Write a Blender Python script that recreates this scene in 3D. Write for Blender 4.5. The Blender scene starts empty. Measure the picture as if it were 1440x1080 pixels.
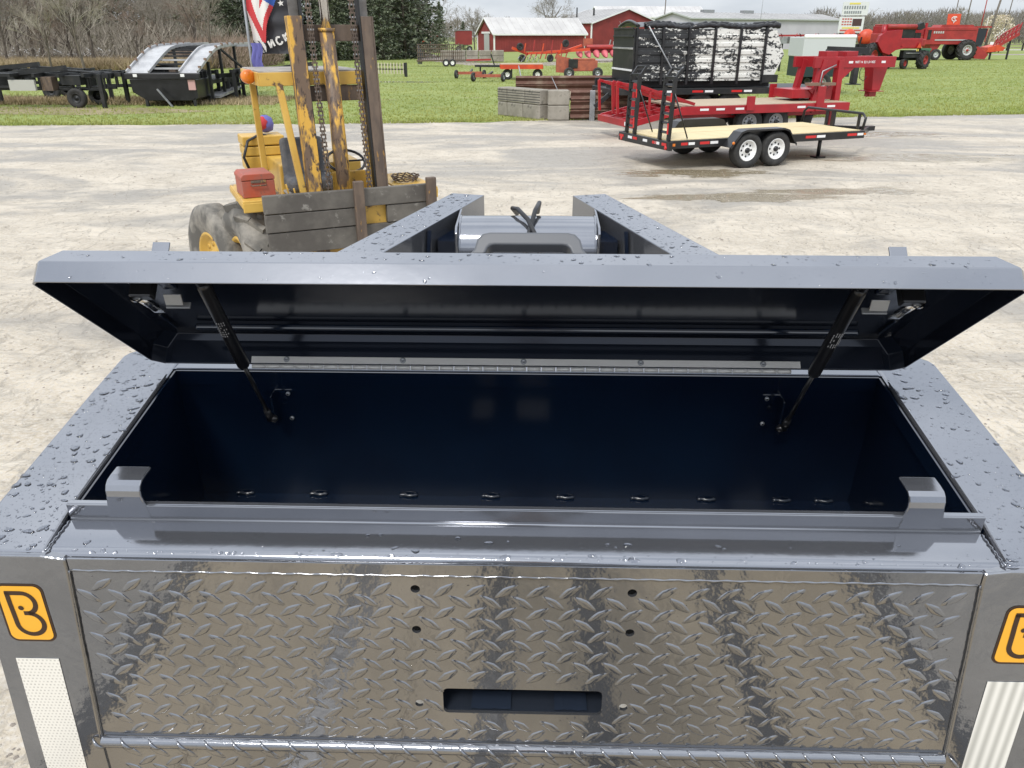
import bpy, bmesh, math, random
from mathutils import Vector, Matrix
from mathutils.geometry import tessellate_polygon
R = math.radians
rnd = random.Random(7)
SC = bpy.context.scene
COL = SC.collection

# ------------------------------------------------------------------ camera, light, exposure
cam = bpy.data.cameras.new('camera')
camo = bpy.data.objects.new('camera', cam)
COL.objects.link(camo)
camo.location = (0, 0, 2.4)
camo.rotation_euler = (R(90 - 24.2), 0, 0)
cam.sensor_width = 36
cam.lens = 36 * 1090 / 1440
cam.clip_start = 0.02
cam.clip_end = 3000
SC.camera = camo
SC.view_settings.view_transform = 'Standard'
SC.view_settings.look = 'None'
SC.view_settings.gamma = 1
SC.view_settings.use_curve_mapping = False
SC.view_settings.exposure = 0.0
SC.render.engine = 'CYCLES'

SUN_EL, SUN_AZ = 52, 200      # azimuth clockwise from +y
w = bpy.data.worlds.new('World')
SC.world = w
w.use_nodes = True
nt = w.node_tree
nt.nodes.clear()
N = nt.nodes.new
L = nt.links.new
out = N('ShaderNodeOutputWorld')
bg = N('ShaderNodeBackground')
sky = N('ShaderNodeTexSky')
sky.sky_type = 'NISHITA'
sky.sun_disc = False
sky.sun_elevation = R(SUN_EL)
sky.sun_rotation = R(SUN_AZ)
geo = N('ShaderNodeTexCoord')
mp = N('ShaderNodeMapping')
mp.inputs['Scale'].default_value = (1.0, 1.0, 3.2)
noi = N('ShaderNodeTexNoise')
noi.inputs['Scale'].default_value = 1.9
noi.inputs['Detail'].default_value = 6
noi.inputs['Roughness'].default_value = 0.55
cr = N('ShaderNodeValToRGB')
cr.color_ramp.elements[0].position = 0.36
cr.color_ramp.elements[0].color = (4.9, 5.4, 6.2, 1)
cr.color_ramp.elements[1].position = 0.66
cr.color_ramp.elements[1].color = (9.6, 9.9, 10.3, 1)
sep = N('ShaderNodeSeparateXYZ')
mr = N('ShaderNodeMapRange')
mr.inputs[1].default_value = 0.0
mr.inputs[2].default_value = 0.55
mr.inputs[3].default_value = 1.08
mr.inputs[4].default_value = 2.0
mul = N('ShaderNodeVectorMath')
mul.operation = 'SCALE'
mix = N('ShaderNodeMix')
mix.data_type = 'RGBA'
mix.inputs[0].default_value = 0.85
L(geo.outputs['Generated'], mp.inputs[0])
L(mp.outputs[0], noi.inputs['Vector'])
L(noi.outputs[0], cr.inputs[0])
L(geo.outputs['Generated'], sep.inputs[0])
L(sep.outputs[2], mr.inputs[0])
L(cr.outputs[0], mul.inputs[0])
L(mr.outputs[0], mul.inputs['Scale'])
L(sky.outputs[0], mix.inputs[6])
L(mul.outputs[0], mix.inputs[7])
L(mix.outputs[2], bg.inputs[0])
bg.inputs[1].default_value = 0.105
L(bg.outputs[0], out.inputs[0])

sl = bpy.data.lights.new('sun', 'SUN')
sl.energy = 2.4
sl.angle = R(14)
sl.color = (1.0, 0.96, 0.9)
so = bpy.data.objects.new('sun', sl)
COL.objects.link(so)
az, el = R(SUN_AZ), R(SUN_EL)
sd = Vector((math.sin(az) * math.cos(el), math.cos(az) * math.cos(el), math.sin(el)))
so.rotation_euler = sd.to_track_quat('Z', 'Y').to_euler()
so.location = (0, -10, 30)

# ------------------------------------------------------------------ materials
def mat(name, c, rough=0.6, metal=0.0, c2=None, scale=4.0, lo=0.4, hi=0.6, bump=0.0, bscale=30.0, detail=5.0,
        coords='Object', ior=None, coat=0.0, stretch=(1, 1, 1), c3=None, s3=20.0, lo3=0.6, hi3=0.65, spec=None, bdist=0.01, rvar=0.0):
    m = bpy.data.materials.new(name)
    m.use_nodes = True
    t = m.node_tree
    b = t.nodes['Principled BSDF']
    b.inputs['Base Color'].default_value = (*c, 1)
    b.inputs['Roughness'].default_value = rough
    b.inputs['Metallic'].default_value = metal
    if ior: b.inputs['IOR'].default_value = ior
    if spec is not None: b.inputs['Specular IOR Level'].default_value = spec
    if coat:
        b.inputs['Coat Weight'].default_value = coat
        b.inputs['Coat Roughness'].default_value = 0.03
    tc = t.nodes.new('ShaderNodeTexCoord')
    mpn = t.nodes.new('ShaderNodeMapping')
    mpn.inputs['Scale'].default_value = stretch
    t.links.new(tc.outputs[coords], mpn.inputs[0])
    col = None
    if c2:
        n = t.nodes.new('ShaderNodeTexNoise')
        n.inputs['Scale'].default_value = scale
        n.inputs['Detail'].default_value = detail
        n.inputs['Roughness'].default_value = 0.6
        t.links.new(mpn.outputs[0], n.inputs['Vector'])
        r = t.nodes.new('ShaderNodeValToRGB')
        r.color_ramp.elements[0].position = lo
        r.color_ramp.elements[0].color = (*c, 1)
        r.color_ramp.elements[1].position = hi
        r.color_ramp.elements[1].color = (*c2, 1)
        t.links.new(n.outputs[0], r.inputs[0])
        col = r.outputs[0]
        if rvar:
            q = t.nodes.new('ShaderNodeMapRange')
            q.inputs[1].default_value = lo; q.inputs[2].default_value = hi
            q.inputs[3].default_value = rough; q.inputs[4].default_value = rough + rvar
            t.links.new(n.outputs[0], q.inputs[0])
            t.links.new(q.outputs[0], b.inputs['Roughness'])
    if c3:
        n = t.nodes.new('ShaderNodeTexNoise')
        n.inputs['Scale'].default_value = s3
        n.inputs['Detail'].default_value = 6
        n.inputs['Roughness'].default_value = 0.65
        t.links.new(mpn.outputs[0], n.inputs['Vector'])
        r = t.nodes.new('ShaderNodeMapRange')
        r.inputs[1].default_value = lo3; r.inputs[2].default_value = hi3
        t.links.new(n.outputs[0], r.inputs[0])
        x = t.nodes.new('ShaderNodeMix'); x.data_type = 'RGBA'
        t.links.new(r.outputs[0], x.inputs[0])
        if col: t.links.new(col, x.inputs[6])
        else: x.inputs[6].default_value = (*c, 1)
        x.inputs[7].default_value = (*c3, 1)
        col = x.outputs[2]
    if col: t.links.new(col, b.inputs['Base Color'])
    if bump:
        n = t.nodes.new('ShaderNodeTexNoise')
        n.inputs['Scale'].default_value = bscale
        n.inputs['Detail'].default_value = 4
        t.links.new(mpn.outputs[0], n.inputs['Vector'])
        bn = t.nodes.new('ShaderNodeBump')
        bn.inputs['Strength'].default_value = bump
        bn.inputs['Distance'].default_value = bdist
        t.links.new(n.outputs[0], bn.inputs['Height'])
        t.links.new(bn.outputs[0], b.inputs['Normal'])
    return m

PA = mat('slate_paint', (.255, .266, .292), .10, .82, c2=(.28, .291, .318), scale=3, ior=1.6, bump=.10, bscale=14, bdist=.003)
PP = mat('slate_paint_plate', (.235, .245, .265), .10, .82, c2=(.262, .272, .294), scale=5, ior=1.6, bump=.36, bscale=17, bdist=.005)
PL = mat('slate_paint_lid_inside_shaded', (.014, .018, .028), .12, .35, c2=(.016, .021, .034), scale=3, ior=1.5, bump=.05, bscale=20, bdist=.003)  # same slate paint, darkened to carry the shade under the lid
PI = mat('slate_paint_inside_shaded', (.0035, .0070, .017), .12, c2=(.004, .010, .024), scale=3, spec=1.0, bump=.05, bscale=20, bdist=.003)  # slate paint again, with the box's inner shade put into its colour
BLK = mat('black_paint', (.008, .008, .009), .28, c2=(.016, .016, .018), scale=3)
BLKM = mat('black_weathered', (.010, .011, .012), .5, c2=(.035, .033, .03), scale=2.5, lo=.5, hi=.75)
STLG = mat('grey_mast_steel', (.17, .16, .15), .45, .4, c2=(.10, .09, .08), scale=6)
STEEL = mat('stainless_hinge', (.72, .70, .66), .38, .25, bump=.1, bscale=80)
CHROME = mat('bright_zinc', (.6, .6, .6), .22, 1.0)
RUB = mat('tyre_rubber', (.018, .018, .018), .75, c2=(.035, .034, .032), scale=6)
RUBD = mat('muddy_tyre', (.10, .095, .085), .85, c2=(.28, .26, .225), scale=4, lo=.42, hi=.62)
YEL = mat('yellow_enamel', (.58, .37, .075), .45, c2=(.50, .30, .055), scale=3, c3=(.10, .06, .035), s3=9, lo3=.6, hi3=.66)
YELR = mat('yellow_peeling_rust', (.58, .33, .05), .55, c2=(.13, .085, .055), scale=5, lo=.44, hi=.52, c3=(.055, .035, .025), s3=16, lo3=.55, hi3=.6, stretch=(2.2, 2.2, .7))
RUST = mat('brown_rusty_steel', (.135, .098, .072), .7, c2=(.085, .062, .048), scale=6, c3=(.30, .17, .05), s3=8, lo3=.63, hi3=.66, stretch=(2, 2, .6))
BOARD = mat('weathered_dark_steel', (.125, .115, .10), .7, c2=(.075, .068, .060), scale=3.5, c3=(.21, .20, .18), s3=10, lo3=.6, hi3=.68, bump=.3, bscale=20)
ROOFG = mat('dusty_plate', (.36, .34, .31), .8, c2=(.24, .22, .2), scale=6)
REDBOX = mat('faded_red_tin', (.36, .07, .035), .5, c2=(.30, .085, .055), scale=6, c3=(.16, .08, .06), s3=18, lo3=.62, hi3=.66)
AMB = mat('amber_lens', (.75, .22, .02), .2, c2=(.5, .12, .01), scale=8)
RED = mat('red_paint', (.36, .014, .020), .35, c2=(.29, .012, .018), scale=2)
REDF = mat('faded_machine_red', (.36, .032, .028), .5, c2=(.27, .024, .022), scale=1.2)
ORG = mat('orange_paint', (.62, .075, .022), .45, c2=(.5, .055, .02), scale=2)
ORGF = mat('faded_orange', (.42, .11, .06), .7, c2=(.30, .08, .05), scale=3)
BARN = mat('barn_red_siding', (.25, .035, .032), .7, c2=(.20, .028, .027), scale=.6)
WHT = mat('white_trim', (.75, .75, .74), .5)
RWHT = mat('white_metal_roof', (.50, .49, .475), .5, c2=(.42, .41, .40), scale=.4)
RGRY = mat('grey_metal_roof', (.36, .355, .345), .5, c2=(.30, .295, .29), scale=.3)
BLUE = mat('pale_blue_siding', (.50, .48, .53), .6, c2=(.46, .44, .49), scale=.3)
GREYD = mat('grey_door', (.42, .44, .43), .6)
GLASS = mat('dark_glass', (.02, .025, .03), .08)
WHITE = mat('white_enamel', (.78, .78, .76), .35)
CONC = mat('old_concrete', (.22, .20, .165), .9, c2=(.31, .285, .24), scale=1.6, c3=(.10, .09, .075), s3=3, lo3=.58, hi3=.7, bump=.5, bscale=12)
GRAIL = mat('rusty_guardrail', (.115, .052, .035), .7, c2=(.20, .14, .10), scale=2, lo=.5, hi=.7)
GALV = mat('galvanised_steel', (.36, .37, .38), .4, .6, c2=(.28, .29, .3), scale=5)
ALU = mat('worn_aluminium', (.50, .50, .50), .42, .5, c2=(.38, .38, .385), scale=2, c3=(.6, .6, .6), s3=12, lo3=.6, hi3=.65)
WOOD = mat('pale_pine_boards', (.64, .54, .32), .65, c2=(.54, .43, .24), scale=3, stretch=(.3, 3, 3))
WOODG = mat('tan_deck_boards', (.50, .385, .225), .6, c2=(.41, .31, .18), scale=4, stretch=(3, .4, 3), ior=1.5)
WOODR = mat('weathered_deck_boards', (.42, .34, .24), .7, c2=(.34, .27, .19), scale=3, stretch=(.3, 3, 3))
TAPER = mat('red_reflective', (.55, .02, .02), .35)
TAPEW = mat('white_reflective', (.75, .75, .75), .35)
LEAFC = mat('hazed_conifer_needles', (.080, .104, .060), .8, c2=(.135, .152, .095), scale=.6)  # needle colour lightened to paint in the haze of distance
TWIG = mat('bare_twigs', (.20, .175, .145), .9, c2=(.29, .255, .21), scale=.5)
TWIGP = mat('pale_twigs', (.40, .36, .30), .9, c2=(.32, .28, .23), scale=.5)
TWIGF = mat('far_bare_wood', (.17, .155, .14), .9, c2=(.23, .21, .185), scale=.05)
BUD = mat('reddish_bud_twigs', (.235, .175, .135), .9, c2=(.27, .205, .155), scale=.5)
TRUNK = mat('tree_bark', (.085, .070, .055), .9, c2=(.15, .125, .10), scale=4, stretch=(1, 1, .3))
BLOSSOM = mat('blossom_petals', (.74, .66, .56), .8)
POLE = mat('weathered_pole', (.115, .10, .085), .85, c2=(.16, .14, .12), scale=3)
DRYG = mat('dry_grass', (.38, .30, .18), .9, c2=(.28, .21, .12), scale=.3)
GRS = mat('grass_blades', (.23, .27, .055), .8, c2=(.31, .32, .09), scale=.25)
DIRT = mat('bare_soil', (.25, .20, .14), .95, c2=(.33, .28, .20), scale=1.5, bump=.5, bscale=8)
CLOTHK = mat('charcoal_cloth', (.045, .045, .05), .85)
CLR = mat('flag_red', (.50, .045, .05), .8)
CLW = mat('flag_white', (.66, .64, .60), .8)
CLB = mat('flag_blue', (.035, .10, .36), .8)
CLP = mat('flag_violet', (.13, .13, .38), .8)
MIDN = mat('green_machine', (.05, .16, .09), .5)
HOSE = mat('black_hose', (.012, .012, .014), .4)
HANDM = mat('grey_cast_handle', (.085, .09, .10), .42)
BRASSR = mat('brown_bracket', (.20, .13, .09), .7)
LOGOY = mat('logo_amber', (.80, .40, .03), .35)
LOGOB = mat('logo_dark_brown', (.035, .015, .006), .4)
SLOTM = mat('slot_inner_plate', (.022, .028, .040), .25, ior=1.7)
SEAT = mat('torn_seat', (.07, .075, .085), .6, c2=(.12, .12, .125), scale=8)
WETB = mat('wet_streak', (.02, .028, .045), .01, ior=1.7)
FARLAND = mat('far_land', (.12, .14, .07), .95)
JEANS = mat('dark_jeans', (.03, .035, .06), .9)
JACKET = mat('dark_jacket', (.03, .03, .033), .9)
SKIN = mat('skin', (.5, .3, .22), .6)

def water_mat():
    m = bpy.data.materials.new('water_drops')
    m.use_nodes = True
    b = m.node_tree.nodes['Principled BSDF']
    b.inputs['Base Color'].default_value = (.80, .81, .84, 1)
    b.inputs['Roughness'].default_value = 0.0
    b.inputs['IOR'].default_value = 1.33
    b.inputs['Transmission Weight'].default_value = 1.0
    return m
WATER = water_mat()

# ------------------------------------------------------------------ mesh builder
class MB:
    def __init__(s, xf=None):
        s.v, s.f, s.m, s.mats, s.sm, s.xf = [], [], [], [], [], xf
    def mi(s, m):
        if m not in s.mats: s.mats.append(m)
        return s.mats.index(m)
    def add(s, vs, fs, m, smooth=False):
        o = len(s.v); k = s.mi(m)
        s.v += [tuple(p) for p in vs]
        for f in fs:
            s.f.append(tuple(i + o for i in f)); s.m.append(k); s.sm.append(smooth)
        return s
    def box(s, c, d, m, rot=None):
        hx, hy, hz = d[0] / 2, d[1] / 2, d[2] / 2
        vs = [Vector((x, y, z)) for x in (-hx, hx) for y in (-hy, hy) for z in (-hz, hz)]
        if rot: vs = [rot @ p for p in vs]
        c = Vector(c)
        return s.add([p + c for p in vs], [(0, 1, 3, 2), (4, 6, 7, 5), (0, 4, 5, 1), (2, 3, 7, 6), (0, 2, 6, 4), (1, 5, 7, 3)], m)
    def bar(s, p, q, w_, h, m, up=(0, 0, 1)):
        p, q = Vector(p), Vector(q)
        d = (q - p); 
        if d.length < 1e-6: return s
        dn = d.normalized(); u = Vector(up)
        if abs(dn.dot(u)) > .98: u = Vector((0, 1, 0))
        r = dn.cross(u).normalized(); u2 = r.cross(dn)
        vs = [e + r * a * w_ / 2 + u2 * b * h / 2 for e in (p, q) for a, b in ((-1, -1), (1, -1), (1, 1), (-1, 1))]
        return s.add(vs, [(0, 3, 2, 1), (4, 5, 6, 7), (0, 1, 5, 4), (1, 2, 6, 5), (2, 3, 7, 6), (3, 0, 4, 7)], m)
    def tube(s, pts, r, m, n=8, smooth=True, cap=True):
        pts = [Vector(p) for p in pts]
        rs = r if isinstance(r, (list, tuple)) else [r] * len(pts)
        vs = []; ref = None
        for i, p in enumerate(pts):
            d = (pts[min(i + 1, len(pts) - 1)] - pts[max(i - 1, 0)]).normalized()
            if ref is None:
                ref = Vector((0, 0, 1)) if abs(d.z) < .9 else Vector((1, 0, 0))
            a = d.cross(ref)
            if a.length < 1e-4: a = d.cross(Vector((0, 1, 0)))
            a.normalize(); b = a.cross(d).normalized(); ref = b
            for k in range(n):
                t = 2 * math.pi * k / n
                vs.append(p + (a * math.cos(t) + b * math.sin(t)) * rs[i])
        fs = [(i * n + k, i * n + (k + 1) % n, (i + 1) * n + (k + 1) % n, (i + 1) * n + k) for i in range(len(pts) - 1) for k in range(n)]
        s.add(vs, fs, m, smooth)
        if cap:
            o = len(s.v) - len(vs); k = s.mi(m)
            s.f.append(tuple(o + i for i in reversed(range(n)))); s.m.append(k); s.sm.append(False)
            s.f.append(tuple(o + (len(pts) - 1) * n + i for i in range(n))); s.m.append(k); s.sm.append(False)
        return s
    def lathe(s, c, axis, prof, m, n=24, smooth=True):
        """prof: list of (along axis, radius)"""
        c = Vector(c); ax = Vector(axis).normalized()
        a = ax.cross(Vector((0, 0, 1)) if abs(ax.z) < .9 else Vector((1, 0, 0))).normalized(); b = ax.cross(a)
        vs = [c + ax * h + (a * math.cos(2 * math.pi * k / n) + b * math.sin(2 * math.pi * k / n)) * max(r, 1e-4) for h, r in prof for k in range(n)]
        fs = [(i * n + k, i * n + (k + 1) % n, (i + 1) * n + (k + 1) % n, (i + 1) * n + k) for i in range(len(prof) - 1) for k in range(n)]
        return s.add(vs, fs, m, smooth)
    def prism(s, poly, z0, z1, m, fn=None):
        """poly in xy extruded z0..z1; fn maps (x,y,z)"""
        n = len(poly)
        vs = [(x, y, z) for z in (z0, z1) for x, y in poly]
        if fn: vs = [fn(*p) for p in vs]
        tris = tessellate_polygon([[Vector((x, y, 0)) for x, y in poly]])
        fs = [tuple(t) for t in tris] + [tuple(i + n for i in t) for t in tris]
        fs += [(i, (i + 1) % n, n + (i + 1) % n, n + i) for i in range(n)]
        return s.add(vs, fs, m)
    def build(s, name, parent=None, bevel=0.0, fix=True, seg=2, **tags):
        me = bpy.data.meshes.new(name)
        vs = s.v
        if s.xf: vs = [s.xf(Vector(p)) for p in vs]
        me.from_pydata([tuple(p) for p in vs], [], s.f)
        for m in s.mats: me.materials.append(m)
        me.polygons.foreach_set('material_index', s.m)
        me.polygons.foreach_set('use_smooth', s.sm)
        me.update()
        if fix and len(s.f) < 150000:
            bm = bmesh.new(); bm.from_mesh(me)
            bmesh.ops.recalc_face_normals(bm, faces=bm.faces)
            bm.to_mesh(me); bm.free()
        o = bpy.data.objects.new(name, me)
        COL.objects.link(o)
        if parent: o.parent = parent
        if bevel:
            b = o.modifiers.new('bevel', 'BEVEL')
            b.width = bevel; b.segments = seg; b.limit_method = 'ANGLE'; b.angle_limit = R(35)
            b.harden_normals = False
        for k, v in tags.items(): o[k] = v
        return o

def thing(name, label, cat, loc=(0, 0, 0), rz=0, group=None):
    o = bpy.data.objects.new(name, None)
    o.empty_display_size = .2
    COL.objects.link(o)
    o.location = loc; o.rotation_euler = (0, 0, R(rz))
    o['label'] = label; o['category'] = cat
    if group: o['group'] = group
    return o

def copy_tree(o, loc, rz, label, group=None, scale=1.0):
    r = o.copy(); COL.objects.link(r)
    r.location = loc; r.rotation_euler = (0, 0, R(rz)); r.scale = (scale,) * 3 if not isinstance(scale, tuple) else scale
    r['label'] = label
    if group: r['group'] = group
    for ch in [c for c in o.children]:
        c = ch.copy(); COL.objects.link(c); c.parent = r
        for g in ch.children:
            d = g.copy(); COL.objects.link(d); d.parent = c
    return r

def share(mesh_obj, name, parent, mtx, **tags):
    """another piece of the same kind sharing mesh data"""
    c = bpy.data.objects.new(name, mesh_obj.data)
    COL.objects.link(c); c.parent = parent; c.matrix_local = mtx
    for k, v in tags.items(): c[k] = v
    return c

# ------------------------------------------------------------------ ground
def ground_material():
    m = bpy.data.materials.new('wet_gravel_lot')
    m.use_nodes = True
    t = m.node_tree; b = t.nodes['Principled BSDF']; ln = t.links.new
    tc = t.nodes.new('ShaderNodeTexCoord')
    def noise(sc, det=6, ro=.6, st=(1, 1, 1), dist=0):
        mp_ = t.nodes.new('ShaderNodeMapping'); mp_.inputs['Scale'].default_value = st
        ln(tc.outputs['Object'], mp_.inputs[0])
        n = t.nodes.new('ShaderNodeTexNoise'); n.inputs['Scale'].default_value = sc
        n.inputs['Detail'].default_value = det; n.inputs['Roughness'].default_value = ro; n.inputs['Distortion'].default_value = dist
        ln(mp_.outputs[0], n.inputs['Vector']); return n.outputs[0]
    def rng(x, a, b_, c=0, d=1):
        q = t.nodes.new('ShaderNodeMapRange'); q.interpolation_type = 'SMOOTHSTEP'
        for i, k in enumerate((a, b_, c, d)): q.inputs[i + 1].default_value = k
        ln(x, q.inputs[0]); return q.outputs[0]
    def mixc(f, a, b_):
        x = t.nodes.new('ShaderNodeMix'); x.data_type = 'RGBA'
        ln(f, x.inputs[0])
        for i, k in ((6, a), (7, b_)):
            if isinstance(k, tuple): x.inputs[i].default_value = (*k, 1)
            else: ln(k, x.inputs[i])
        return x.outputs[2]
    def mth(op, a, b_):
        x = t.nodes.new('ShaderNodeMath'); x.operation = op
        for i, k in enumerate((a, b_)):
            if isinstance(k, (int, float)): x.inputs[i].default_value = k
            else: ln(k, x.inputs[i])
        return x.outputs[0]
    base = mixc(rng(noise(1.2, 8, .65), .35, .65), (.40, .345, .265), (.55, .485, .385))
    base = mixc(rng(noise(34, 4, .7), .40, .68), base, (.52, .48, .42))
    base = mixc(rng(noise(60, 3, .7), .58, .70, 0, .75), base, (.20, .17, .14))
    tracks = rng(noise(.8, 8, .66, (.7, 1.2, 1), 2.5), .52, .70, 0, .45)
    base = mixc(tracks, base, (.27, .235, .19))
    ruts = rng(noise(1.6, 8, .70, (.6, 1.4, 1), 3.5), .50, .62, 0, .55)
    base = mixc(ruts, base, (.56, .51, .43))
    ruts2 = rng(noise(2.4, 8, .72, (1.3, .6, 1), 4.0), .54, .66, 0, .5)
    base = mixc(ruts2, base, (.25, .22, .18))
    base = mixc(rng(noise(9, 6, .75), .56, .70, 0, .6), base, (.24, .21, .175))
    # wetness: increases away towards the field, with broad damp lanes and a few puddles
    sx = t.nodes.new('ShaderNodeSeparateXYZ'); ln(tc.outputs['Object'], sx.inputs[0])
    far = rng(sx.outputs[1], 6, 20, 0, 1)
    lane = noise(.34, 7, .66, (.6, 1.35, 1), 1.0)
    wet = rng(mth('ADD', lane, mth('MULTIPLY', far, .085)), .50, .66)
    base = mixc(mth('MULTIPLY', wet, .75), base, (.25, .23, .20))
    def blob(cx, cy, rx, ry):
        v1 = t.nodes.new('ShaderNodeVectorMath'); v1.operation = 'SUBTRACT'; v1.inputs[1].default_value = (cx, cy, 0)
        ln(tc.outputs['Object'], v1.inputs[0])
        v2 = t.nodes.new('ShaderNodeVectorMath'); v2.operation = 'MULTIPLY'; v2.inputs[1].default_value = (1 / rx, 1 / ry, 0)
        ln(v1.outputs[0], v2.inputs[0])
        v3 = t.nodes.new('ShaderNodeVectorMath'); v3.operation = 'LENGTH'; ln(v2.outputs[0], v3.inputs[0])
        return v3.outputs['Value']
    pn = noise(1.6, 6, .7, (.5, 1.6, 1), .6)
    ps = None
    for a in ((3.7, 12.7, 1.9, .40), (5.6, 13.3, 1.5, .34), (8.6, 17.2, 2.2, .6), (3.6, 15.2, 1.5, .5), (9.5, 21.5, 2.5, .6)):
        d = mth('ADD', blob(*a), mth('MULTIPLY', mth('SUBTRACT', pn, .5), 3.6))
        p = rng(d, 1.05, .72)
        ps = p if ps is None else mth('MAXIMUM', ps, p)
    base = mixc(ps, base, (.27, .225, .15))
    ln(base, b.inputs['Base Color'])
    rg = mth('SUBTRACT', .85, mth('MULTIPLY', wet, .38))
    rg = mth('MAXIMUM', mth('SUBTRACT', rg, mth('MULTIPLY', ps, .62)), .14)
    ln(rg, b.inputs['Roughness'])
    h = mth('ADD', mth('MULTIPLY', noise(45, 4, .7), .5), mth('MULTIPLY', noise(5, 6, .6, (.6, 1.3, 1)), 1.2))
    h = mth('MULTIPLY', h, mth('SUBTRACT', 1.0, ps))
    bn = t.nodes.new('ShaderNodeBump'); bn.inputs['Strength'].default_value = .55; bn.inputs['Distance'].default_value = .03
    h = mth('ADD', h, mth('MULTIPLY', mth('SUBTRACT', ruts, ruts2), 1.0)); ln(h, bn.inputs['Height']); ln(bn.outputs[0], b.inputs['Normal'])
    return m
GRAV = ground_material()

def sheet(name, poly, z, m, **kw):
    b = MB()
    tris = tessellate_polygon([[Vector((x, y, 0)) for x, y in poly]])
    b.add([(x, y, z) for x, y in poly], [tuple(t) for t in tris], m)
    o = b.build(name, kind='structure', **kw)
    for p in o.data.polygons:
        if p.normal.z < 0: p.flip()
    return o
sheet('ground', [(-900, -60), (900, -60), (900, 1500), (-900, 1500)], 0, GRAV)

GRASSM = mat('field_grass', (.165, .210, .045), .9, c2=(.225, .265, .070), scale=.35, lo=.38, hi=.62, c3=(.24, .23, .10), s3=.9, lo3=.58, hi3=.74, bump=.6, bscale=18, stretch=(.5, 1, 1), bdist=.04)
def edge_y(x):
    pts = [(-90, 24), (-15, 23.9), (-3, 24.6), (2, 25.6), (9, 26.2), (17, 27.5), (40, 29.5), (120, 36)]
    for (a, ya), (b_, yb) in zip(pts, pts[1:]):
        if x <= b_:
            return ya + (yb - ya) * (x - a) / (b_ - a)
    return 36
fe = []
x = -90.0
while x <= 120:
    fe.append((x, edge_y(x) + rnd.uniform(-.28, .28) + .3 * math.sin(x * 1.3)))
    x += rnd.uniform(.25, .8) if -25 < x < 35 else 4
sheet('field', fe + [(900, 60), (900, 1400), (-900, 1400), (-900, 24)], .004, GRASSM)
# farm track and yard in front of the barns, road at far right
TRK = mat('track_gravel', (.235, .20, .175), .9, c2=(.31, .275, .24), scale=.8)
sheet('farm_track', [(-15.5, 118), (-9, 88), (-3.8, 74), (3, 73), (12, 86), (22, 100), (22, 112), (9, 94), (2, 80), (-3, 80.5), (-7, 92), (-12, 124), (-30, 165), (-40, 165)], .009, TRK)
sheet('side_road', [(74, 150), (260, 168), (260, 178), (74, 158)], .009, mat('pale_road', (.42, .40, .37), .9))
sheet('road_verge_track', [(58, 112), (110, 122), (110, 128), (60, 118)], .009, TRK)
sheet('puddle', [(-9.2, 46.8), (-5, 46.5), (-3.6, 47), (-5.2, 47.5), (-8.8, 47.7), (-10.5, 47.3)], .010, mat('puddle_water', (.3, .3, .28), .03, ior=1.6))
sheet('dirt_patch', [(-21, 27.5), (-14, 27), (-10, 28.3), (-13, 29.8), (-21, 30.5)], .009, mat('trodden_turf', (.19, .165, .075), .95, c2=(.26, .215, .12), scale=.6))

# grass blades near the field edge
def blades(name, n, xr, yf, m, h=(.05, .14), wd=.012, lab='short green grass covering the field', cat='grass', lean=.5):
    vs, fs = [], []
    for i in range(n):
        x_ = rnd.uniform(*xr); y_ = yf(x_)
        if y_ is None: continue
        for k in range(3):
            a = rnd.uniform(0, 6.28); hh = rnd.uniform(*h)
            px_, py_ = x_ + rnd.uniform(-.05, .05), y_ + rnd.uniform(-.05, .05)
            dx, dy = math.cos(a) * wd, math.sin(a) * wd
            lx, ly = rnd.uniform(-lean, lean) * hh, rnd.uniform(-lean, lean) * hh
            o = len(vs)
            vs += [(px_ - dx, py_ - dy, 0), (px_ + dx, py_ + dy, 0), (px_ + lx, py_ + ly, hh)]
            fs.append((o, o + 1, o + 2))
    b = MB(); b.v = vs; b.f = fs; b.mats = [m]; b.m = [0] * len(fs); b.sm = [False] * len(fs)
    return b.build(name, fix=False, kind='stuff', label=lab, category=cat)
blades('grass', 90000, (-34, 62), lambda x_: edge_y(x_) + (rnd.random() ** 2.2) * 62 - .15, GRS, (.03, .085), .014)
blades('dry_grass', 30000, (-52, -23.5), lambda x_: 58 + rnd.random() * 16, DRYG, (.3, 1.0), .05, 'tall dead tan grass standing below the bare trees at left', 'dry grass', .7)
blades('dry_grass', 5000, (-24, -9), lambda x_: 31 + rnd.random() * 3.5, DRYG, (.06, .22), .02, 'thin tan grass round the legs of the black trailer frames', 'dry grass', .7)

# loose stones on the lot
b = MB()
for i in range(12000):
    yy = 2.0 + 20 * rnd.random() ** 1.4
    xx = rnd.uniform(-1, 1) * (2.5 + yy * .8)
    r_ = rnd.uniform(.004, .013) * (1 + (rnd.random() < .03) * 1.2)
    p = [Vector((xx + r_ * rnd.uniform(.7, 1.3) * math.cos(a), yy + r_ * rnd.uniform(.7, 1.3) * math.sin(a), .001)) for a in (0, 1.26, 2.5, 3.8, 5)]
    t_ = Vector((xx, yy, r_ * .8)); o = len(b.v)
    b.v += [tuple(q) for q in p] + [tuple(t_)]
    for k in range(5):
        b.f.append((o + k, o + (k + 1) % 5, o + 5)); b.m.append(0); b.sm.append(False)
b.mats = [mat('limestone_chips', (.40, .36, .30), .9, c2=(.24, .21, .18), scale=3)]
b.build('gravel_stones', fix=False, kind='stuff', label='loose limestone chips scattered over the wet gravel lot', category='stones')

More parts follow.
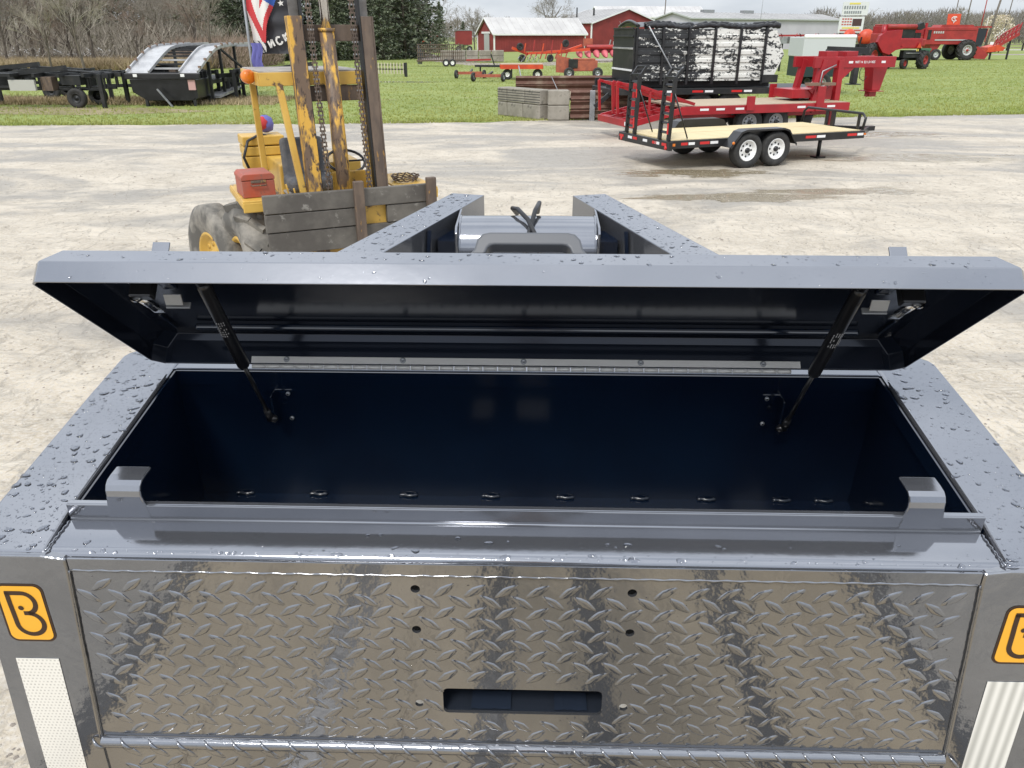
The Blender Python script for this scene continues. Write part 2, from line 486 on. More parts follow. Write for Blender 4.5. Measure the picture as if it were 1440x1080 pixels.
# ------------------------------------------------------------------ gooseneck trailer with open toolbox (foreground)
TI = R(5)
def T(p):      # frame of the tilted neck top: x across, y forward, z up from the top plate
    x, y, z = p
    return Vector((x, y * math.cos(TI) - z * math.sin(TI), 1.68 + y * math.sin(TI) + z * math.cos(TI)))
def TB(): return MB(xf=T)
tr = thing('gooseneck_trailer', 'dark slate gooseneck trailer neck with open toolbox and tread plate front, filling the foreground', 'trailer', (.013, 1.092, 0), -1.5)

# top plates
def sidepoly(s):
    p = [(.866, -.121), (.884, .0), (.912, .35), (.924, .54), (.918, .56), (.900, .575), (.786, .575), (.783, .485), (.750, -.012), (.7455, -.047), (.735, -.121)]
    return [(s * x, y) for x, y in p]
for s in (-1, 1):
    TB().prism(sidepoly(s), -.15, 0, PA).build('side_rail', tr, bevel=.006, seg=3)
TB().box((0, .530, -.077), (1.570, .088, .150), PA).build('rear_crossmember', tr, bevel=.004)
# front top sheet with a shallow fall towards the fold, then the rolled fold
fb = TB()
prof = [(-.0385, -.0005), (-.048, -.0005), (-.105, -.002), (-.113, -.0035), (-.1185, -.0075), (-.1215, -.014), (-.122, -.024)]
n = 48
xs = [-.7345 + 1.469 * i / n for i in range(n + 1)]
vs = [(x, y, z) for y, z in prof for x in xs]
fs = [(j * (n + 1) + i, j * (n + 1) + i + 1, (j + 1) * (n + 1) + i + 1, (j + 1) * (n + 1) + i) for j in range(len(prof) - 1) for i in range(n)]
fb.add(vs, fs, PA, True)
o = fb.build('front_top_sheet', tr, fix=False)
for s in (-1, 1):
    # weld beads where the sheet meets the side rails
    pts = [(s * (.735 + .0012 * math.sin(k * 2.1)), -.047 - .072 * k / 16, .0005) for k in range(17)]
    TB().tube(pts, [.0014 + .0005 * (k % 2) for k in range(17)], PA, 6).build('weld_bead', tr)

# raised lip of the box with its four walls
lp = TB()
lp.box((0, -.037, .013), (1.478, .004, .029), PA)
lp.box((0, -.031, .0265), (1.478, .010, .003), PA)
lp.build('front_lip', tr, bevel=.0015)
tub = TB()
tub.tube([(-.735, -.0405, .0005), (.735, -.0405, .0005)], .0035, PA, 8)
tub.build('lip_weld', tr)
# skirts (short flanges under the top edges, in the shade-darkened inside paint)
sk = TB()
for s in (-1, 1):
    sk.bar((s * .7445, -.028, -.020), (s * .777, .478, -.020), .004, .034, PI)
sk.bar((-.776, .4795, -.0205), (.776, .4795, -.0205), .004, .035, PI)
sk.build('opening_flange', tr)
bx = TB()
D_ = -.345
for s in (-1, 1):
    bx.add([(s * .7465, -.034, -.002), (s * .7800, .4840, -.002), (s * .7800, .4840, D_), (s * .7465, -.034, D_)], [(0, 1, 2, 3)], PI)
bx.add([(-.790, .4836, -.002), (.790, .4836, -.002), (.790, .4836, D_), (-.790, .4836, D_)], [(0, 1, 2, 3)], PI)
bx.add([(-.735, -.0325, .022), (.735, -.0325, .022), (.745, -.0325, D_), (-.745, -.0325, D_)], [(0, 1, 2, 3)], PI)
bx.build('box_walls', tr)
# floor, with two openings added for the patches they mirror on the rear wall
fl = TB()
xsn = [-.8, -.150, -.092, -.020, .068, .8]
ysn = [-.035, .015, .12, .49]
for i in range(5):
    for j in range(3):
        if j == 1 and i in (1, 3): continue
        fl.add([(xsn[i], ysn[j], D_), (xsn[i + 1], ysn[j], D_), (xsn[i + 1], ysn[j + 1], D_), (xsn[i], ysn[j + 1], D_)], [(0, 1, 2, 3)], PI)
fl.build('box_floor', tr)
wb = TB()
for x0, y0 in ((-.66, .2), (.70, .24), (-.73, .45)):
    wb.tube([(x0, y0 * .2 + .47, -.06 - .02 * k) for k in range(5)], [.003, .002, .004, .002, .003], PI, 5)
wd_ = rnd
for xc in (-.70, -.52, -.30, -.10, .08, .26, .42, .60, .70):
    pts = [(xc + .0055 * k, .479 + .002 * math.sin(k), D_ + .004) for k in range(9)]
    wb.tube(pts, [.0035 + .001 * (k % 2) for k in range(9)], SLOTM, 6)
wb.build('floor_weld', tr, kind='stuff')

# striker hooks on the lip
for s, xc in ((-1, -.638), (1, .640)):
    h = TB()
    pf = [(-.0405, .000), (-.0405, .046), (-.039, .056), (-.034, .064), (-.026, .069), (-.012, .0705), (.010, .0705)]
    wdt = .0285; th = .005
    vs = []
    for k, (y, z) in enumerate(pf):
        y2, z2 = pf[min(k + 1, len(pf) - 1)]; y1, z1 = pf[max(k - 1, 0)]
        d = Vector((y2 - y1, z2 - z1)).normalized(); nn = Vector((d.y, -d.x)) * th
        ww = wdt + (.008 if k == 0 else 0)
        for sx, off in ((-1, 0), (1, 0), (1, 1), (-1, 1)):
            vs.append((xc + sx * ww, y + nn.x * off, z + nn.y * off))
    m4 = len(pf)
    fs = [(i * 4 + a, i * 4 + (a + 1) % 4, (i + 1) * 4 + (a + 1) % 4, (i + 1) * 4 + a) for i in range(m4 - 1) for a in range(4)]
    fs += [(0, 1, 2, 3), tuple((m4 - 1) * 4 + a for a in (3, 2, 1, 0))]
    h.add(vs, fs, PA); h.build('striker_hook', tr, bevel=.0018)

# ---- front face: header, corner posts, tread plate, bead
YF = -.122 * math.cos(TI) - 0
hd = MB()
zt = 1.68 - .122 * math.sin(TI) - .024
hd.box((0, -.124 - .001, 1.6505), (1.40, .004, .022), PP)
hd.build('header_strip', tr, bevel=.0008)
for s in (-1, 1):
    cp = MB()
    pl_ = [(.870, 1.655), (.862, 1.45), (.880, 1.15), (.905, .80), (.735, .80), (.729, 1.27), (.7015, 1.639), (.7015, 1.6615), (.74, 1.667), (.85, 1.667)]
    cp.prism([(s * x, z) for x, z in pl_], -.060, -.1285, PP, fn=lambda x, z, y: (x, y, z))
    cp.build('corner_post', tr, bevel=.005, seg=3)
    wbd = MB()
    pts = [(s * (.7015 + (1.639 - z) * .0745 + .0003 * math.sin(z * 900)), -.1265, z) for z in [1.639 - .0065 * k for k in range(58)]]
    wbd.tube(pts, [.0011 + .0005 * (k % 3 == 0) for k in range(58)], PP, 6)
    wbd.build('weld_bead', tr)
hw = MB()
pts = [(-.70 + .0105 * k, -.1262, 1.6395 + .0008 * math.sin(k * 1.7)) for k in range(134)]
hw.tube(pts, [.0018 + .0009 * (k % 2) for k in range(134)], PP, 6)
hw.build('weld_bead', tr)

holes = [(-.161, 1.612, .0075), (.177, 1.611, .0075), (-.163, 1.531, .0075), (.178, 1.532, .0075), (-.166, 1.372, .0075), (.177, 1.372, .0075)]
slot = (-.1255, .1405, 1.352, 1.4065, .009)
YP = -.1235
zb = 1.281
def rrect(x0, x1, z0, z1, r, n=5):
    P = []
    for cx, cz, a0 in ((x1 - r, z1 - r, 0), (x0 + r, z1 - r, 90), (x0 + r, z0 + r, 180), (x1 - r, z0 + r, 270)):
        for k in range(n):
            a = R(a0 + 90 * k / (n - 1)); P.append((cx + r * math.cos(a), cz + r * math.sin(a)))
    return P
tp = MB()
outer = [(-.7015, 1.640), (-.7275, zb), (.7275, zb), (.7015, 1.640)]
loops = [outer] + [[(cx + r * math.cos(2 * math.pi * k / 16), cz + r * math.sin(2 * math.pi * k / 16)) for k in range(16)] for cx, cz, r in holes] + [rrect(*slot)]
allv = [p for lo_ in loops for p in lo_]
tris = tessellate_polygon([[Vector((x, z, 0)) for x, z in lo_] for lo_ in loops])
tp.add([(x, YP, z) for x, z in allv], [tuple(t) for t in tris], PP)
st = 0
for i, lo_ in enumerate(loops):
    if i:
        k = len(lo_)
        tp.add([(x, YP, z) for x, z in lo_] + [(x, YP + .006, z) for x, z in lo_], [(a, (a + 1) % k, k + (a + 1) % k, k + a) for a in range(k)], PP)
def lug(b, cx, cz, ang, yb, ln_=.0225, wd=.0078, ht=.0019, fn=None):
    ca, sa = math.cos(ang), math.sin(ang)
    rings = [(1.0, 0), (.86, .55), (.62, 1.0), (.0, .80)]
    n_ = 12; vs = []
    for sc_, hh in rings[:-1]:
        for k in range(n_):
            t = 2 * math.pi * k / n_
            u = ln_ * sc_ * math.cos(t); q = wd * sc_ * math.sin(t) * (1 - .35 * abs(math.cos(t)))
            vs.append((cx + u * ca - q * sa, yb - ht * hh, cz + u * sa + q * ca))
    vs.append((cx, yb - ht * .8, cz))
    if fn: vs = [fn(*p) for p in vs]
    fs = [(i * n_ + k, i * n_ + (k + 1) % n_, (i + 1) * n_ + (k + 1) % n_, (i + 1) * n_ + k) for i in range(2) for k in range(n_)]
    fs += [(2 * n_ + k, 2 * n_ + (k + 1) % n_, 3 * n_) for k in range(n_)]
    b.add(vs, fs, PP, True)
pitch, rowp = .0492, .0440
def lug_ok(x, z, zlo, zhi):
    if abs(x) > .700 + (1.64 - z) * .072 - .018: return False
    if z > zhi or z < zlo: return False
    for cx, cz, r in holes:
        if math.hypot(x - cx, z - cz) < r + .012: return False
    if slot[0] - .014 < x < slot[1] + .014 and slot[2] - .008 < z < slot[3] + .010: return False
    return True
for i in range(-16, 17):
    for j in range(0, 20):
        for o_, an in ((0, -35), (.5, 35)):
            x = (i + o_) * pitch + .006; z = 1.632 - (j + o_) * rowp
            if lug_ok(x, z, zb + .010, 1.630):
                lug(tp, x + rnd.uniform(-.0006, .0006), z, R(an + rnd.uniform(-3, 3)), YP)
tp.build('tread_plate', tr, fix=False)
# rolled step of the plate
br = MB()
seg = 10
xs2 = [-.7275 + 1.455 * i / 60 for i in range(61)]
def rollp(x, a): return (x, YP - .0125 * math.sin(a) - .0008, zb - .0105 + .0112 * math.cos(a))
vs = [rollp(x, math.pi * k / seg) for k in range(seg + 1) for x in xs2]
fs = [(j * 61 + i, j * 61 + i + 1, (j + 1) * 61 + i + 1, (j + 1) * 61 + i) for j in range(seg) for i in range(60)]
br.add(vs, fs, PP, True)
for i in range(-15, 16):
    cx = i * pitch + .006
    pts = [Vector(rollp(cx + .011 * (k / 8 - .5) * 2, R(20 + 140 * k / 8))) + Vector((0, -.0006, .0004)) for k in range(9)]
    br.tube(pts, [.0006, .0018, .0026, .003, .0032, .003, .0026, .0018, .0006], PP, 8)
br.build('rolled_step', tr, fix=False)
lo2 = MB()
lo2.add([(-.729, YP - .001, zb - .0215), (.729, YP - .001, zb - .0215), (.76, YP - .001, .86), (-.76, YP - .001, .86)], [(0, 1, 2, 3)], PP)
for i in range(-16, 17):
    for j in range(0, 9):
        for o_, an in ((0, -35), (.5, 35)):
            x = (i + o_) * pitch + .006; z = zb - .035 - (j + o_) * rowp
            if abs(x) < .705: lug(lo2, x, z, R(an), YP - .001)
lo2.build('lower_tread_plate', tr, fix=False)
# recess behind the slot
rc = MB()
x0, x1, z0, z1, _ = slot
x0 -= .012; x1 += .012; z0 -= .004; z1 += .012
rc.add([(x0, -.030, z1), (x1, -.030, z1), (x1, -.030, z0), (x0, -.030, z0)], [(0, 1, 2, 3)], SLOTM)
rc.add([(x0, YP + .006, z0), (x1, YP + .006, z0), (x1, -.030, z0), (x0, -.030, z0)], [(0, 1, 2, 3)], SLOTM)
rc.add([(x0, YP + .006, z1), (x1, YP + .006, z1), (x1, -.030, z1), (x0, -.030, z1)], [(0, 1, 2, 3)], SLOTM)
for x_ in (x0, x1): rc.add([(x_, YP + .006, z1), (x_, -.030, z1), (x_, -.030, z0), (x_, YP + .006, z0)], [(0, 1, 2, 3)], SLOTM)
rc.build('slot_recess', tr)
for xa, xb in ((-.08, -.012), (.062, .118)):
    pb = MB(); nn_ = 10
    pb.add([(xa + (xb - xa) * k / nn_, y, z0 + .004 + rnd.uniform(0, .0025)) for k in range(nn_ + 1) for y in (-.114, -.075)], [(2 * k, 2 * k + 2, 2 * k + 3, 2 * k + 1) for k in range(nn_)], WETB, True)
    pb.build('water_puddle', tr)
# dark backing behind the bolt holes

# decals: amber badge with a curled letter B, and reflective tape
def badge(sx, xc, zc, wd, hh):
    yb = -.1292
    g = MB()
    def quad(P, y, m, b=g):
        t_ = tessellate_polygon([[Vector((x, z, 0)) for x, z in P]])
        b.add([(x, y, z) for x, z in P], [tuple(t) for t in t_], m)
    quad(rrect(xc - wd / 2 - .004, xc + wd / 2 + .004, zc - hh / 2 - .004, zc + hh / 2 + .004, .015, 7), yb, LOGOB)
    quad(rrect(xc - wd / 2, xc + wd / 2, zc - hh / 2, zc + hh / 2, .012, 7), yb - .0005, LOGOY)
    o = g.build('logo_badge', tr)
    l = MB()
    def stroke(P, wid):
        vs, fs = [], []
        for k, (x, z) in enumerate(P):
            xa, za = P[max(k - 1, 0)]; xb, zb_ = P[min(k + 1, len(P) - 1)]
            d = Vector((xb - xa, zb_ - za)).normalized(); nn = Vector((-d.y, d.x)) * wid / 2
            vs += [(xc + (x + nn.x) * wd, yb - .001, zc + (z + nn.y) * wd), (xc + (x - nn.x) * wd, yb - .001, zc + (z - nn.y) * wd)]
        fs = [(2 * k, 2 * k + 1, 2 * k + 3, 2 * k + 2) for k in range(len(P) - 1)]
        l.add(vs, fs, LOGOB)
    # stem running down into the lower bowl, and the small upper bowl
    arc = lambda cx, cz, rx, rz, a0, a1, k=14: [(cx + rx * math.cos(R(a0 + (a1 - a0) * i / k)), cz + rz * math.sin(R(a0 + (a1 - a0) * i / k))) for i in range(k + 1)]
    stroke([(-.29, .60), (-.285, .3), (-.27, 0), (-.26, -.30)] + arc(.05, -.30, .31, .30, 180, 360) + arc(.05, -.30, .31, .31, 0, 90) + [(-.03, .01)], .115)
    stroke([(-.34, .58), (.02, .58)] + arc(.03, .29, .27, .29, 90, -80) , .115)
    l.add([(xc + (-.06 + .065 * math.cos(2 * math.pi * k / 14)) * wd, yb - .0012, zc + (.16 + .065 * math.sin(2 * math.pi * k / 14)) * wd) for k in range(14)], [tuple(range(14))], LOGOB)
    l.build('logo_letter', o)
badge(-1, -.790, 1.555, .070, .108)
badge(1, .790, 1.546, .070, .108)

def tapemat(name, sx, hexa):
    m = bpy.data.materials.new(name); m.use_nodes = True
    t = m.node_tree; b = t.nodes['Principled BSDF']; ln = t.links.new
    tc = t.nodes.new('ShaderNodeTexCoord'); mp_ = t.nodes.new('ShaderNodeMapping')
    mp_.inputs['Scale'].default_value = sx
    ln(tc.outputs['Object'], mp_.inputs[0])
    if hexa:
        c = t.nodes.new('ShaderNodeTexBrick'); c.offset = .5
        c.inputs['Scale'].default_value = 1.0
        c.inputs['Color1'].default_value = (.50, .49, .46, 1); c.inputs['Color2'].default_value = (.62, .61, .57, 1)
        c.inputs['Mortar'].default_value = (.80, .79, .74, 1); c.inputs['Mortar Size'].default_value = .14
        c.inputs['Brick Width'].default_value = .5; c.inputs['Row Height'].default_value = .5
        sw = t.nodes.new('ShaderNodeSeparateXYZ'); cb = t.nodes.new('ShaderNodeCombineXYZ')
        ln(mp_.outputs[0], sw.inputs[0]); ln(sw.outputs[0], cb.inputs[0]); ln(sw.outputs[2], cb.inputs[1])
        ln(cb.outputs[0], c.inputs['Vector'])
    else:
        c = t.nodes.new('ShaderNodeTexWave'); c.bands_direction = 'X'; c.inputs['Scale'].default_value = 1.0
        c.inputs['Distortion'].default_value = .8; c.inputs['Detail'].default_value = 3
        ln(mp_.outputs[0], c.inputs['Vector'])
        r = t.nodes.new('ShaderNodeValToRGB'); r.color_ramp.elements[0].color = (.50, .50, .47, 1); r.color_ramp.elements[1].color = (.80, .80, .76, 1)
        ln(c.outputs[0], r.inputs[0]); c = r
    ln(c.outputs[0], b.inputs['Base Color']); b.inputs['Roughness'].default_value = .25; b.inputs['Metallic'].default_value = .15
    return m
TP1 = tapemat('reflective_cell_tape', (75, 75, 75), True)
TP2 = tapemat('reflective_stripe_tape', (18, 18, 3), False)
def tape(xa, xb, zt_, zb_, sh, m):
    g = MB(); y = -.1292
    g.add([(xa, y, zt_), (xb, y, zt_), (xb + sh, y, zb_), (xa + sh, y, zb_), (xa, y - .0006, zt_), (xb, y - .0006, zt_), (xb + sh, y - .0006, zb_), (xa + sh, y - .0006, zb_)],
          [(0, 1, 2, 3), (4, 5, 6, 7), (0, 1, 5, 4), (1, 2, 6, 5), (2, 3, 7, 6), (3, 0, 4, 7)], m)
    g.build('reflective_tape', tr)
tape(-.831, -.759, 1.4605, .95, -.022, TP1)
tape(.757, .829, 1.4505, .95, .012, TP2)

# ---- lid
SH = math.sqrt(.5)
def LD(p):     # lid frame: x, s from hinge to free edge, n outwards
    x, s_, n_ = p
    return T((x, .480 - SH * s_ + SH * n_, .013 + SH * s_ + SH * n_))
def LB(): return MB(xf=LD)
lid = LB()
def ring(hw, s0, s1, n_, cut0=0, cut1=0):
    return [(-hw + cut0, s0, n_), (hw - cut0, s0, n_), (hw, s0 + cut0, n_), (hw, s1 - cut1, n_), (hw - cut1, s1, n_), (-hw + cut1, s1, n_), (-hw, s1 - cut1, n_), (-hw, s0 + cut0, n_)]
r0 = ring(.819, .002, .455, .0, .022, .010)
r1 = ring(.819, .002, .455, .038, .022, .010)
r2 = ring(.794, .012, .428, .071, .02, .006)
th = .003
i2 = ring(.791, .015, .425, .068, .02, .006)
i1 = ring(.816, .005, .452, .037, .022, .010)
i0 = ring(.816, .005, .452, .0, .022, .010)
rings = [r0, r1, r2, i2, i1, i0]
vs = [p for r_ in rings for p in r_]
fs = []
for a, b_ in ((0, 1), (1, 2), (3, 4), (4, 5), (5, 0)):
    for k in range(8):
        fs.append((a * 8 + k, a * 8 + (k + 1) % 8, b_ * 8 + (k + 1) % 8, b_ * 8 + k))
fs.append(tuple(range(16, 24))); fs.append(tuple(reversed(range(24, 32))))
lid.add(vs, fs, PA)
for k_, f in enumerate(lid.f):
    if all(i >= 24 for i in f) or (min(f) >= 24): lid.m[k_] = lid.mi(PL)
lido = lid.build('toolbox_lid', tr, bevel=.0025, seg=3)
# inner stiffening channel and pressed folds
st_ = LB()
st_.bar((-.70, .085, .058), (.70, .085, .058), .012, .012, PI)
st_.build('lid_stiffener', lido, bevel=.004)
hf = LB()
hf.box((0, .0085, .030), (1.56, .003, .060), PL)
hf.build('lid_hinge_flange', lido, bevel=.001)
# welds at the lid corners
for s in (-1, 1):
    wv = LB(); pts = [(s * .752, .06 + .011 * k, .0635) for k in range(9)]
    wv.tube(pts, [.0028 + .001 * (k % 2) for k in range(9)], PI, 5); wv.build('lid_corner_weld', lido)
# grab handle on the outside of the lid
hb = LB()
cx = .010
def hpt(x, n_): return (x, .400, n_)
arcp = [(-.103, .076), (-.094, .086), (-.089, .106), (-.080, .116), (-.068, .119), (.068, .119), (.080, .116), (.089, .106), (.094, .086), (.103, .076)]
inn = [(-.078, .076), (-.074, .080), (-.071, .088), (-.066, .0935), (-.058, .095), (.058, .095), (.066, .0935), (.071, .088), (.074, .080), (.078, .076)]
vs = []
for s_ in (.378, .412):
    vs += [(cx + x, s_, n_) for x, n_ in arcp] + [(cx + x, s_, n_) for x, n_ in inn]
K = len(arcp); fs = []
for k in range(K - 1):
    fs += [(k, k + 1, K + k + 1, K + k), (2 * K + k, 3 * K + k, 3 * K + k + 1, 2 * K + k + 1), (k, 2 * K + k, 2 * K + k + 1, k + 1), (K + k, K + k + 1, 3 * K + k + 1, 3 * K + k)]
fs += [(0, K, 3 * K, 2 * K), (K - 1, 3 * K - 1, 4 * K - 1, 2 * K - 1)]
hb.add(vs, fs, HANDM)
hb.build('grab_handle', lido, bevel=.004, seg=3)
# small tabs standing behind the lid edge
for xt in (-.632, .640):
    tb = LB(); tb.box((xt, .405, .078), (.030, .004, .040), PA); tb.build('latch_tab', lido, bevel=.001)
# latch mechanisms under the lid
for s, xt in ((-1, -.668), (1, .668)):
    la = LB()
    la.box((xt, .375, .035), (.040, .022, .060), BLK)
    la.box((xt + s * -.045, .380, .045), (.026, .030, .040), PI)
    la.build('latch', lido, bevel=.003)
    lz = LB()
    lz.tube([(xt + s * .010, .372, .010), (xt - s * .002, .325, .006)], .0075, CHROME, 12)
    lz.lathe((xt + s * .011, .374, .010), (0, -.9, -.2), [(0, .012), (.004, .012), (.005, .008)], CHROME, 14)
    lz.box((xt - s * .003, .318, .004), (.020, .014, .003), CHROME)
    lz.build('latch_bolt', lido)
    lc = LB()
    lc.box((xt - s * .045, .352, .012), (.032, .022, .003), GALV, rot=Matrix.Rotation(R(40), 3, 'X'))
    lc.box((xt - s * .045, .330, .010), (.044, .004, .012), GALV)
    lc.build('latch_catch', lido, bevel=.001)
    bk = LB(); bk.box((s * .535, .425, .045), (.05, .004, .035), PI); bk.build('strut_bracket', lido, bevel=.002)

# piano hinge: leaf, knuckles, rivets
x0h, x1h = -.600, .600
hl = LB()
hl.box(((x0h + x1h) / 2, .0112, .0085), (x1h - x0h, .0015, .015), STEEL)
hl.build('hinge_leaf', tr)
kn = MB(xf=T)
kn.tube([(0, .476, .0115), (.0295, .476, .0115)], .0048, STEEL, 10)
K0 = kn.build('hinge_knuckle', tr)
K0.location.x = x0h
for k in range(1, int((x1h - x0h) / .032)):
    c = K0.copy(); COL.objects.link(c); c.parent = tr; c.location.x = x0h + .032 * k
for xk in (-.522, -.265, .0, .255, .520):
    sc_ = LB(); sc_.lathe((xk, .012, .0095), (0, 1, 0), [(0, .0068), (.0018, .006), (.0024, .0035), (.001, .002), (.001, 0)], GALV, 14)
    sc_.build('hinge_rivet', tr)

# gas struts
for s, top_, bot in ((-1, (-.573, .235, .342), (-.566, .440, -.102)), (1, (.594, .235, .342), (.576, .440, -.112))):
    a, b_ = Vector(top_), Vector(bot)
    mid = a + (b_ - a) * .60; q1 = a + (b_ - a) * .10; q2 = a + (b_ - a) * .93
    g = TB()
    g.tube([q1, a + (b_ - a) * .12, mid - (b_ - a) * .01, mid], [.010, .0128, .0128, .011], BLK, 16)
    ob = g.build('gas_strut', tr)
    g = TB(); g.tube([mid, q2], .0045, BLK, 12); g.build('strut_rod', ob)
    g = TB(); g.tube([a, q1], [.010, .012], BLK, 12); g.build('strut_end', ob)
    g = TB(); g.tube([q2, b_], [.007, .009], BLK, 12)
    g.lathe(b_ + Vector((s * .006, 0, 0)), (-s, 0, 0), [(0, .004), (.01, .009), (.016, .009), (.022, .004)], BLK, 14)
    g.build('strut_end', ob)
    # printed label: rows of little pale strokes
    d = (b_ - a).normalized(); side = Vector((1, 0, 0)); nrm = side.cross(d).normalized()
    if nrm.y > 0: nrm = -nrm
    lb_ = TB()
    base = a + (b_ - a) * (.30 if s < 0 else .32)
    PR = mat('strut_print', (.42, .42, .43), .6) if s < 0 else bpy.data.materials['strut_print']
    for row in range(7):
        for cc in range(5):
            if rnd.random() < .2: continue
            an = (cc - 2) * .33
            rp = side * math.sin(an) * .0131 + nrm * math.cos(an) * .0131
            p0 = base + d * (row * .0062) + rp
            lb_.bar(p0, p0 + d * (.003 if s < 0 else .0045), .0015, .0003, PR, up=rp)
    lb_.build('strut_label', ob)
    # bracket on the rear wall
    g = TB()
    xb = bot[0] + (.024 if s < 0 else -.024)
    g.box((xb, .484, -.093), (.042, .006, .088), PI)
    g.box((xb - (.02 if s < 0 else -.02), .468, -.093), (.005, .036, .084), PI)
    g.build('wall_bracket', tr, bevel=.002)
    for zz in (-.06, -.125):
        q = TB(); q.lathe((xb + (.01 if s < 0 else -.01), .481, zz), (0, -1, 0), [(0, .005), (.003, .005), (.004, .002)], GALV, 10); q.build('bracket_bolt', tr)

# ---- converging neck beams, cross tube, hoses
for s in (-1, 1):
    nb = TB()
    P = [(.5995, 1.233), (.294, 1.925), (.290, 1.932), (.165, 1.905), (.172, 1.889), (.4545, 1.233), (.772, .577), (.897, .577)]
    P = [(.897, .577), (.5985, 1.233), (.294, 1.930), (.168, 1.903), (.454, 1.233), (.745, .577)]
    nb.prism([(s * x, y) for x, y in P], -.205, 0, PA)
    nb.build('neck_beam', tr, bevel=.003)
    gs = TB()
    pts = [(s * .234, 1.62 + .113 * math.cos(R(a)), -.112 + .113 * math.sin(R(a))) for a in range(-40, 221, 10)]
    gs.tube(pts, [.0035 + .0015 * (k % 2) for k in range(len(pts))], PA, 6)
    gs.build('weld_bead', tr)
    pg = TB(); pg.prism([(1.50, -.02), (1.52, -.002), (1.74, -.002), (1.76, -.02), (1.76, -.2), (1.50, -.2)], s * .238, s * .246, PA, fn=lambda y, z, x: (x, y, z)); pg.build('end_plate', tr, bevel=.002)
    sp = TB(); sp.bar((s * .246, 1.60, -.11), (s * .31, 1.60, -.11), .12, .10, PI); sp.build('end_spacer', tr)
    gb = TB(); gb.bar((s * .330, 1.50, -.01), (s * .345, 1.47, -.19), .012, .012, PI); gb.build('beam_gusset', tr)
ct = TB()
pf = [(-.238, .113), (-.1, .114), (.1, .114), (.238, .113)]
ct.lathe((0, 1.62, -.112), (1, 0, 0), pf, PA, 48)
ct.build('cross_tube', tr)
ho = TB()
ho.tube([(-.04, 1.73, -.02), (-.055, 1.68, .015), (-.035, 1.62, .030), (.0, 1.56, .012), (.03, 1.50, -.03), (.045, 1.44, -.08), (.05, 1.30, -.16)], .008, HOSE, 10)
ho.tube([(.035, 1.75, -.02), (.040, 1.68, .035), (.025, 1.60, .030), (.010, 1.54, -.01), (-.005, 1.48, -.05), (-.015, 1.40, -.12), (-.02, 1.3, -.18)], .008, HOSE, 10)
ho.build('wiring_hose', tr)

# ---- deck behind the neck (the photographer stands on it; the glossy face mirrors it)
k = 0
strips = (-.50, -.07, .20, .60)  # black strips added out of view, for dark bands in the plate's reflection
edges = [-1.02, -.78, -.535, -.465, -.29, -.105, -.035, .165, .235, .40, .565, .635, .83, 1.02]
for xa, xb in zip(edges, edges[1:]):
    if any(xa < q < xb for q in strips):
        MB().box(((xa + xb) / 2, -4.25, .836), (xb - xa - .004, 8.0, .04), BLK).build('added_dark_strip', tr)
    else:
        MB().box(((xa + xb) / 2, -4.25, .845), (xb - xa - .008, 8.0, .04), WOODG).build('deck_plank', tr)
for s in (-1, 1):
    MB().box((s * 1.06, -4.2, .79), (.07, 8.2, .16), BLK).build('deck_side_rail', tr)
MB().box((0, -.16, .79), (2.18, .06, .15), BLK).build('deck_front_rail', tr)
for s in (-1, 1):
    for yy in (-3.6, -4.5):
        wl = MB(); wl.lathe((s * 1.0, yy, .37), (s, 0, 0), [(-.2, .19), (-.2, .30), (-.17, .37), (.0, .37), (.03, .30), (.02, .2), (.0, .19), (-.01, .0)], RUB, 28)
        wl.build('wheel', tr)
    MB().tube([(s * .3, 1.75, 1.6), (s * .3, 1.75, .06)], .04, BLK, 10).build('jack_leg', tr)

# ---- water drops
def drops(name, inside, zf, n, big, b_xf, ymul=1.0, xr=(-1, 1), yr=(0, 1), rmin=.0012, rpow=6):
    b = MB(xf=b_xf); done = []
    tries = 0
    while len(done) < n and tries < n * 30:
        tries += 1
        x, y = rnd.uniform(*xr), rnd.uniform(*yr)
        if not inside(x, y): continue
        r_ = rmin + big * rnd.random() ** rpow
        if any((x - a) ** 2 + (y - c) ** 2 < (r_ + q) ** 2 * 1.5 for a, c, q in done[-400:]): continue
        done.append((x, y, r_))
        nn_ = 12 if r_ > .003 else 7
        ph = rnd.uniform(0, 6.28); el_ = rnd.uniform(.75, 1.6) if r_ > .003 else rnd.uniform(.9, 1.2); ro = rnd.uniform(-.6, .6)
        hgt = min(r_ * .34, .0020)
        vs = []
        for sc_, hh in ((1.0, 0), (.88, .52), (.60, .88), (.28, 1.0)):
            for k in range(nn_):
                t = 2 * math.pi * k / nn_
                rad = r_ * sc_ * (1 + .16 * math.sin(2 * t + ph) + .09 * math.sin(3 * t + ph * 2))
                u, v_ = rad * math.cos(t) * el_, rad * math.sin(t) / math.sqrt(el_)
                vs.append((x + u * math.cos(ro) - v_ * math.sin(ro), y + u * math.sin(ro) + v_ * math.cos(ro), zf + hgt * hh - .0001))
        vs.append((x, y, zf + hgt * 1.03))
        fs = [(i * nn_ + k, i * nn_ + (k + 1) % nn_, (i + 1) * nn_ + (k + 1) % nn_, (i + 1) * nn_ + k) for i in range(3) for k in range(nn_)]
        fs += [(3 * nn_ + k, 3 * nn_ + (k + 1) % nn_, 4 * nn_) for k in range(nn_)]
        b.add(vs, fs, WATER, True)
    o = b.build(name, tr, fix=True); o['kind'] = 'stuff'
    return o
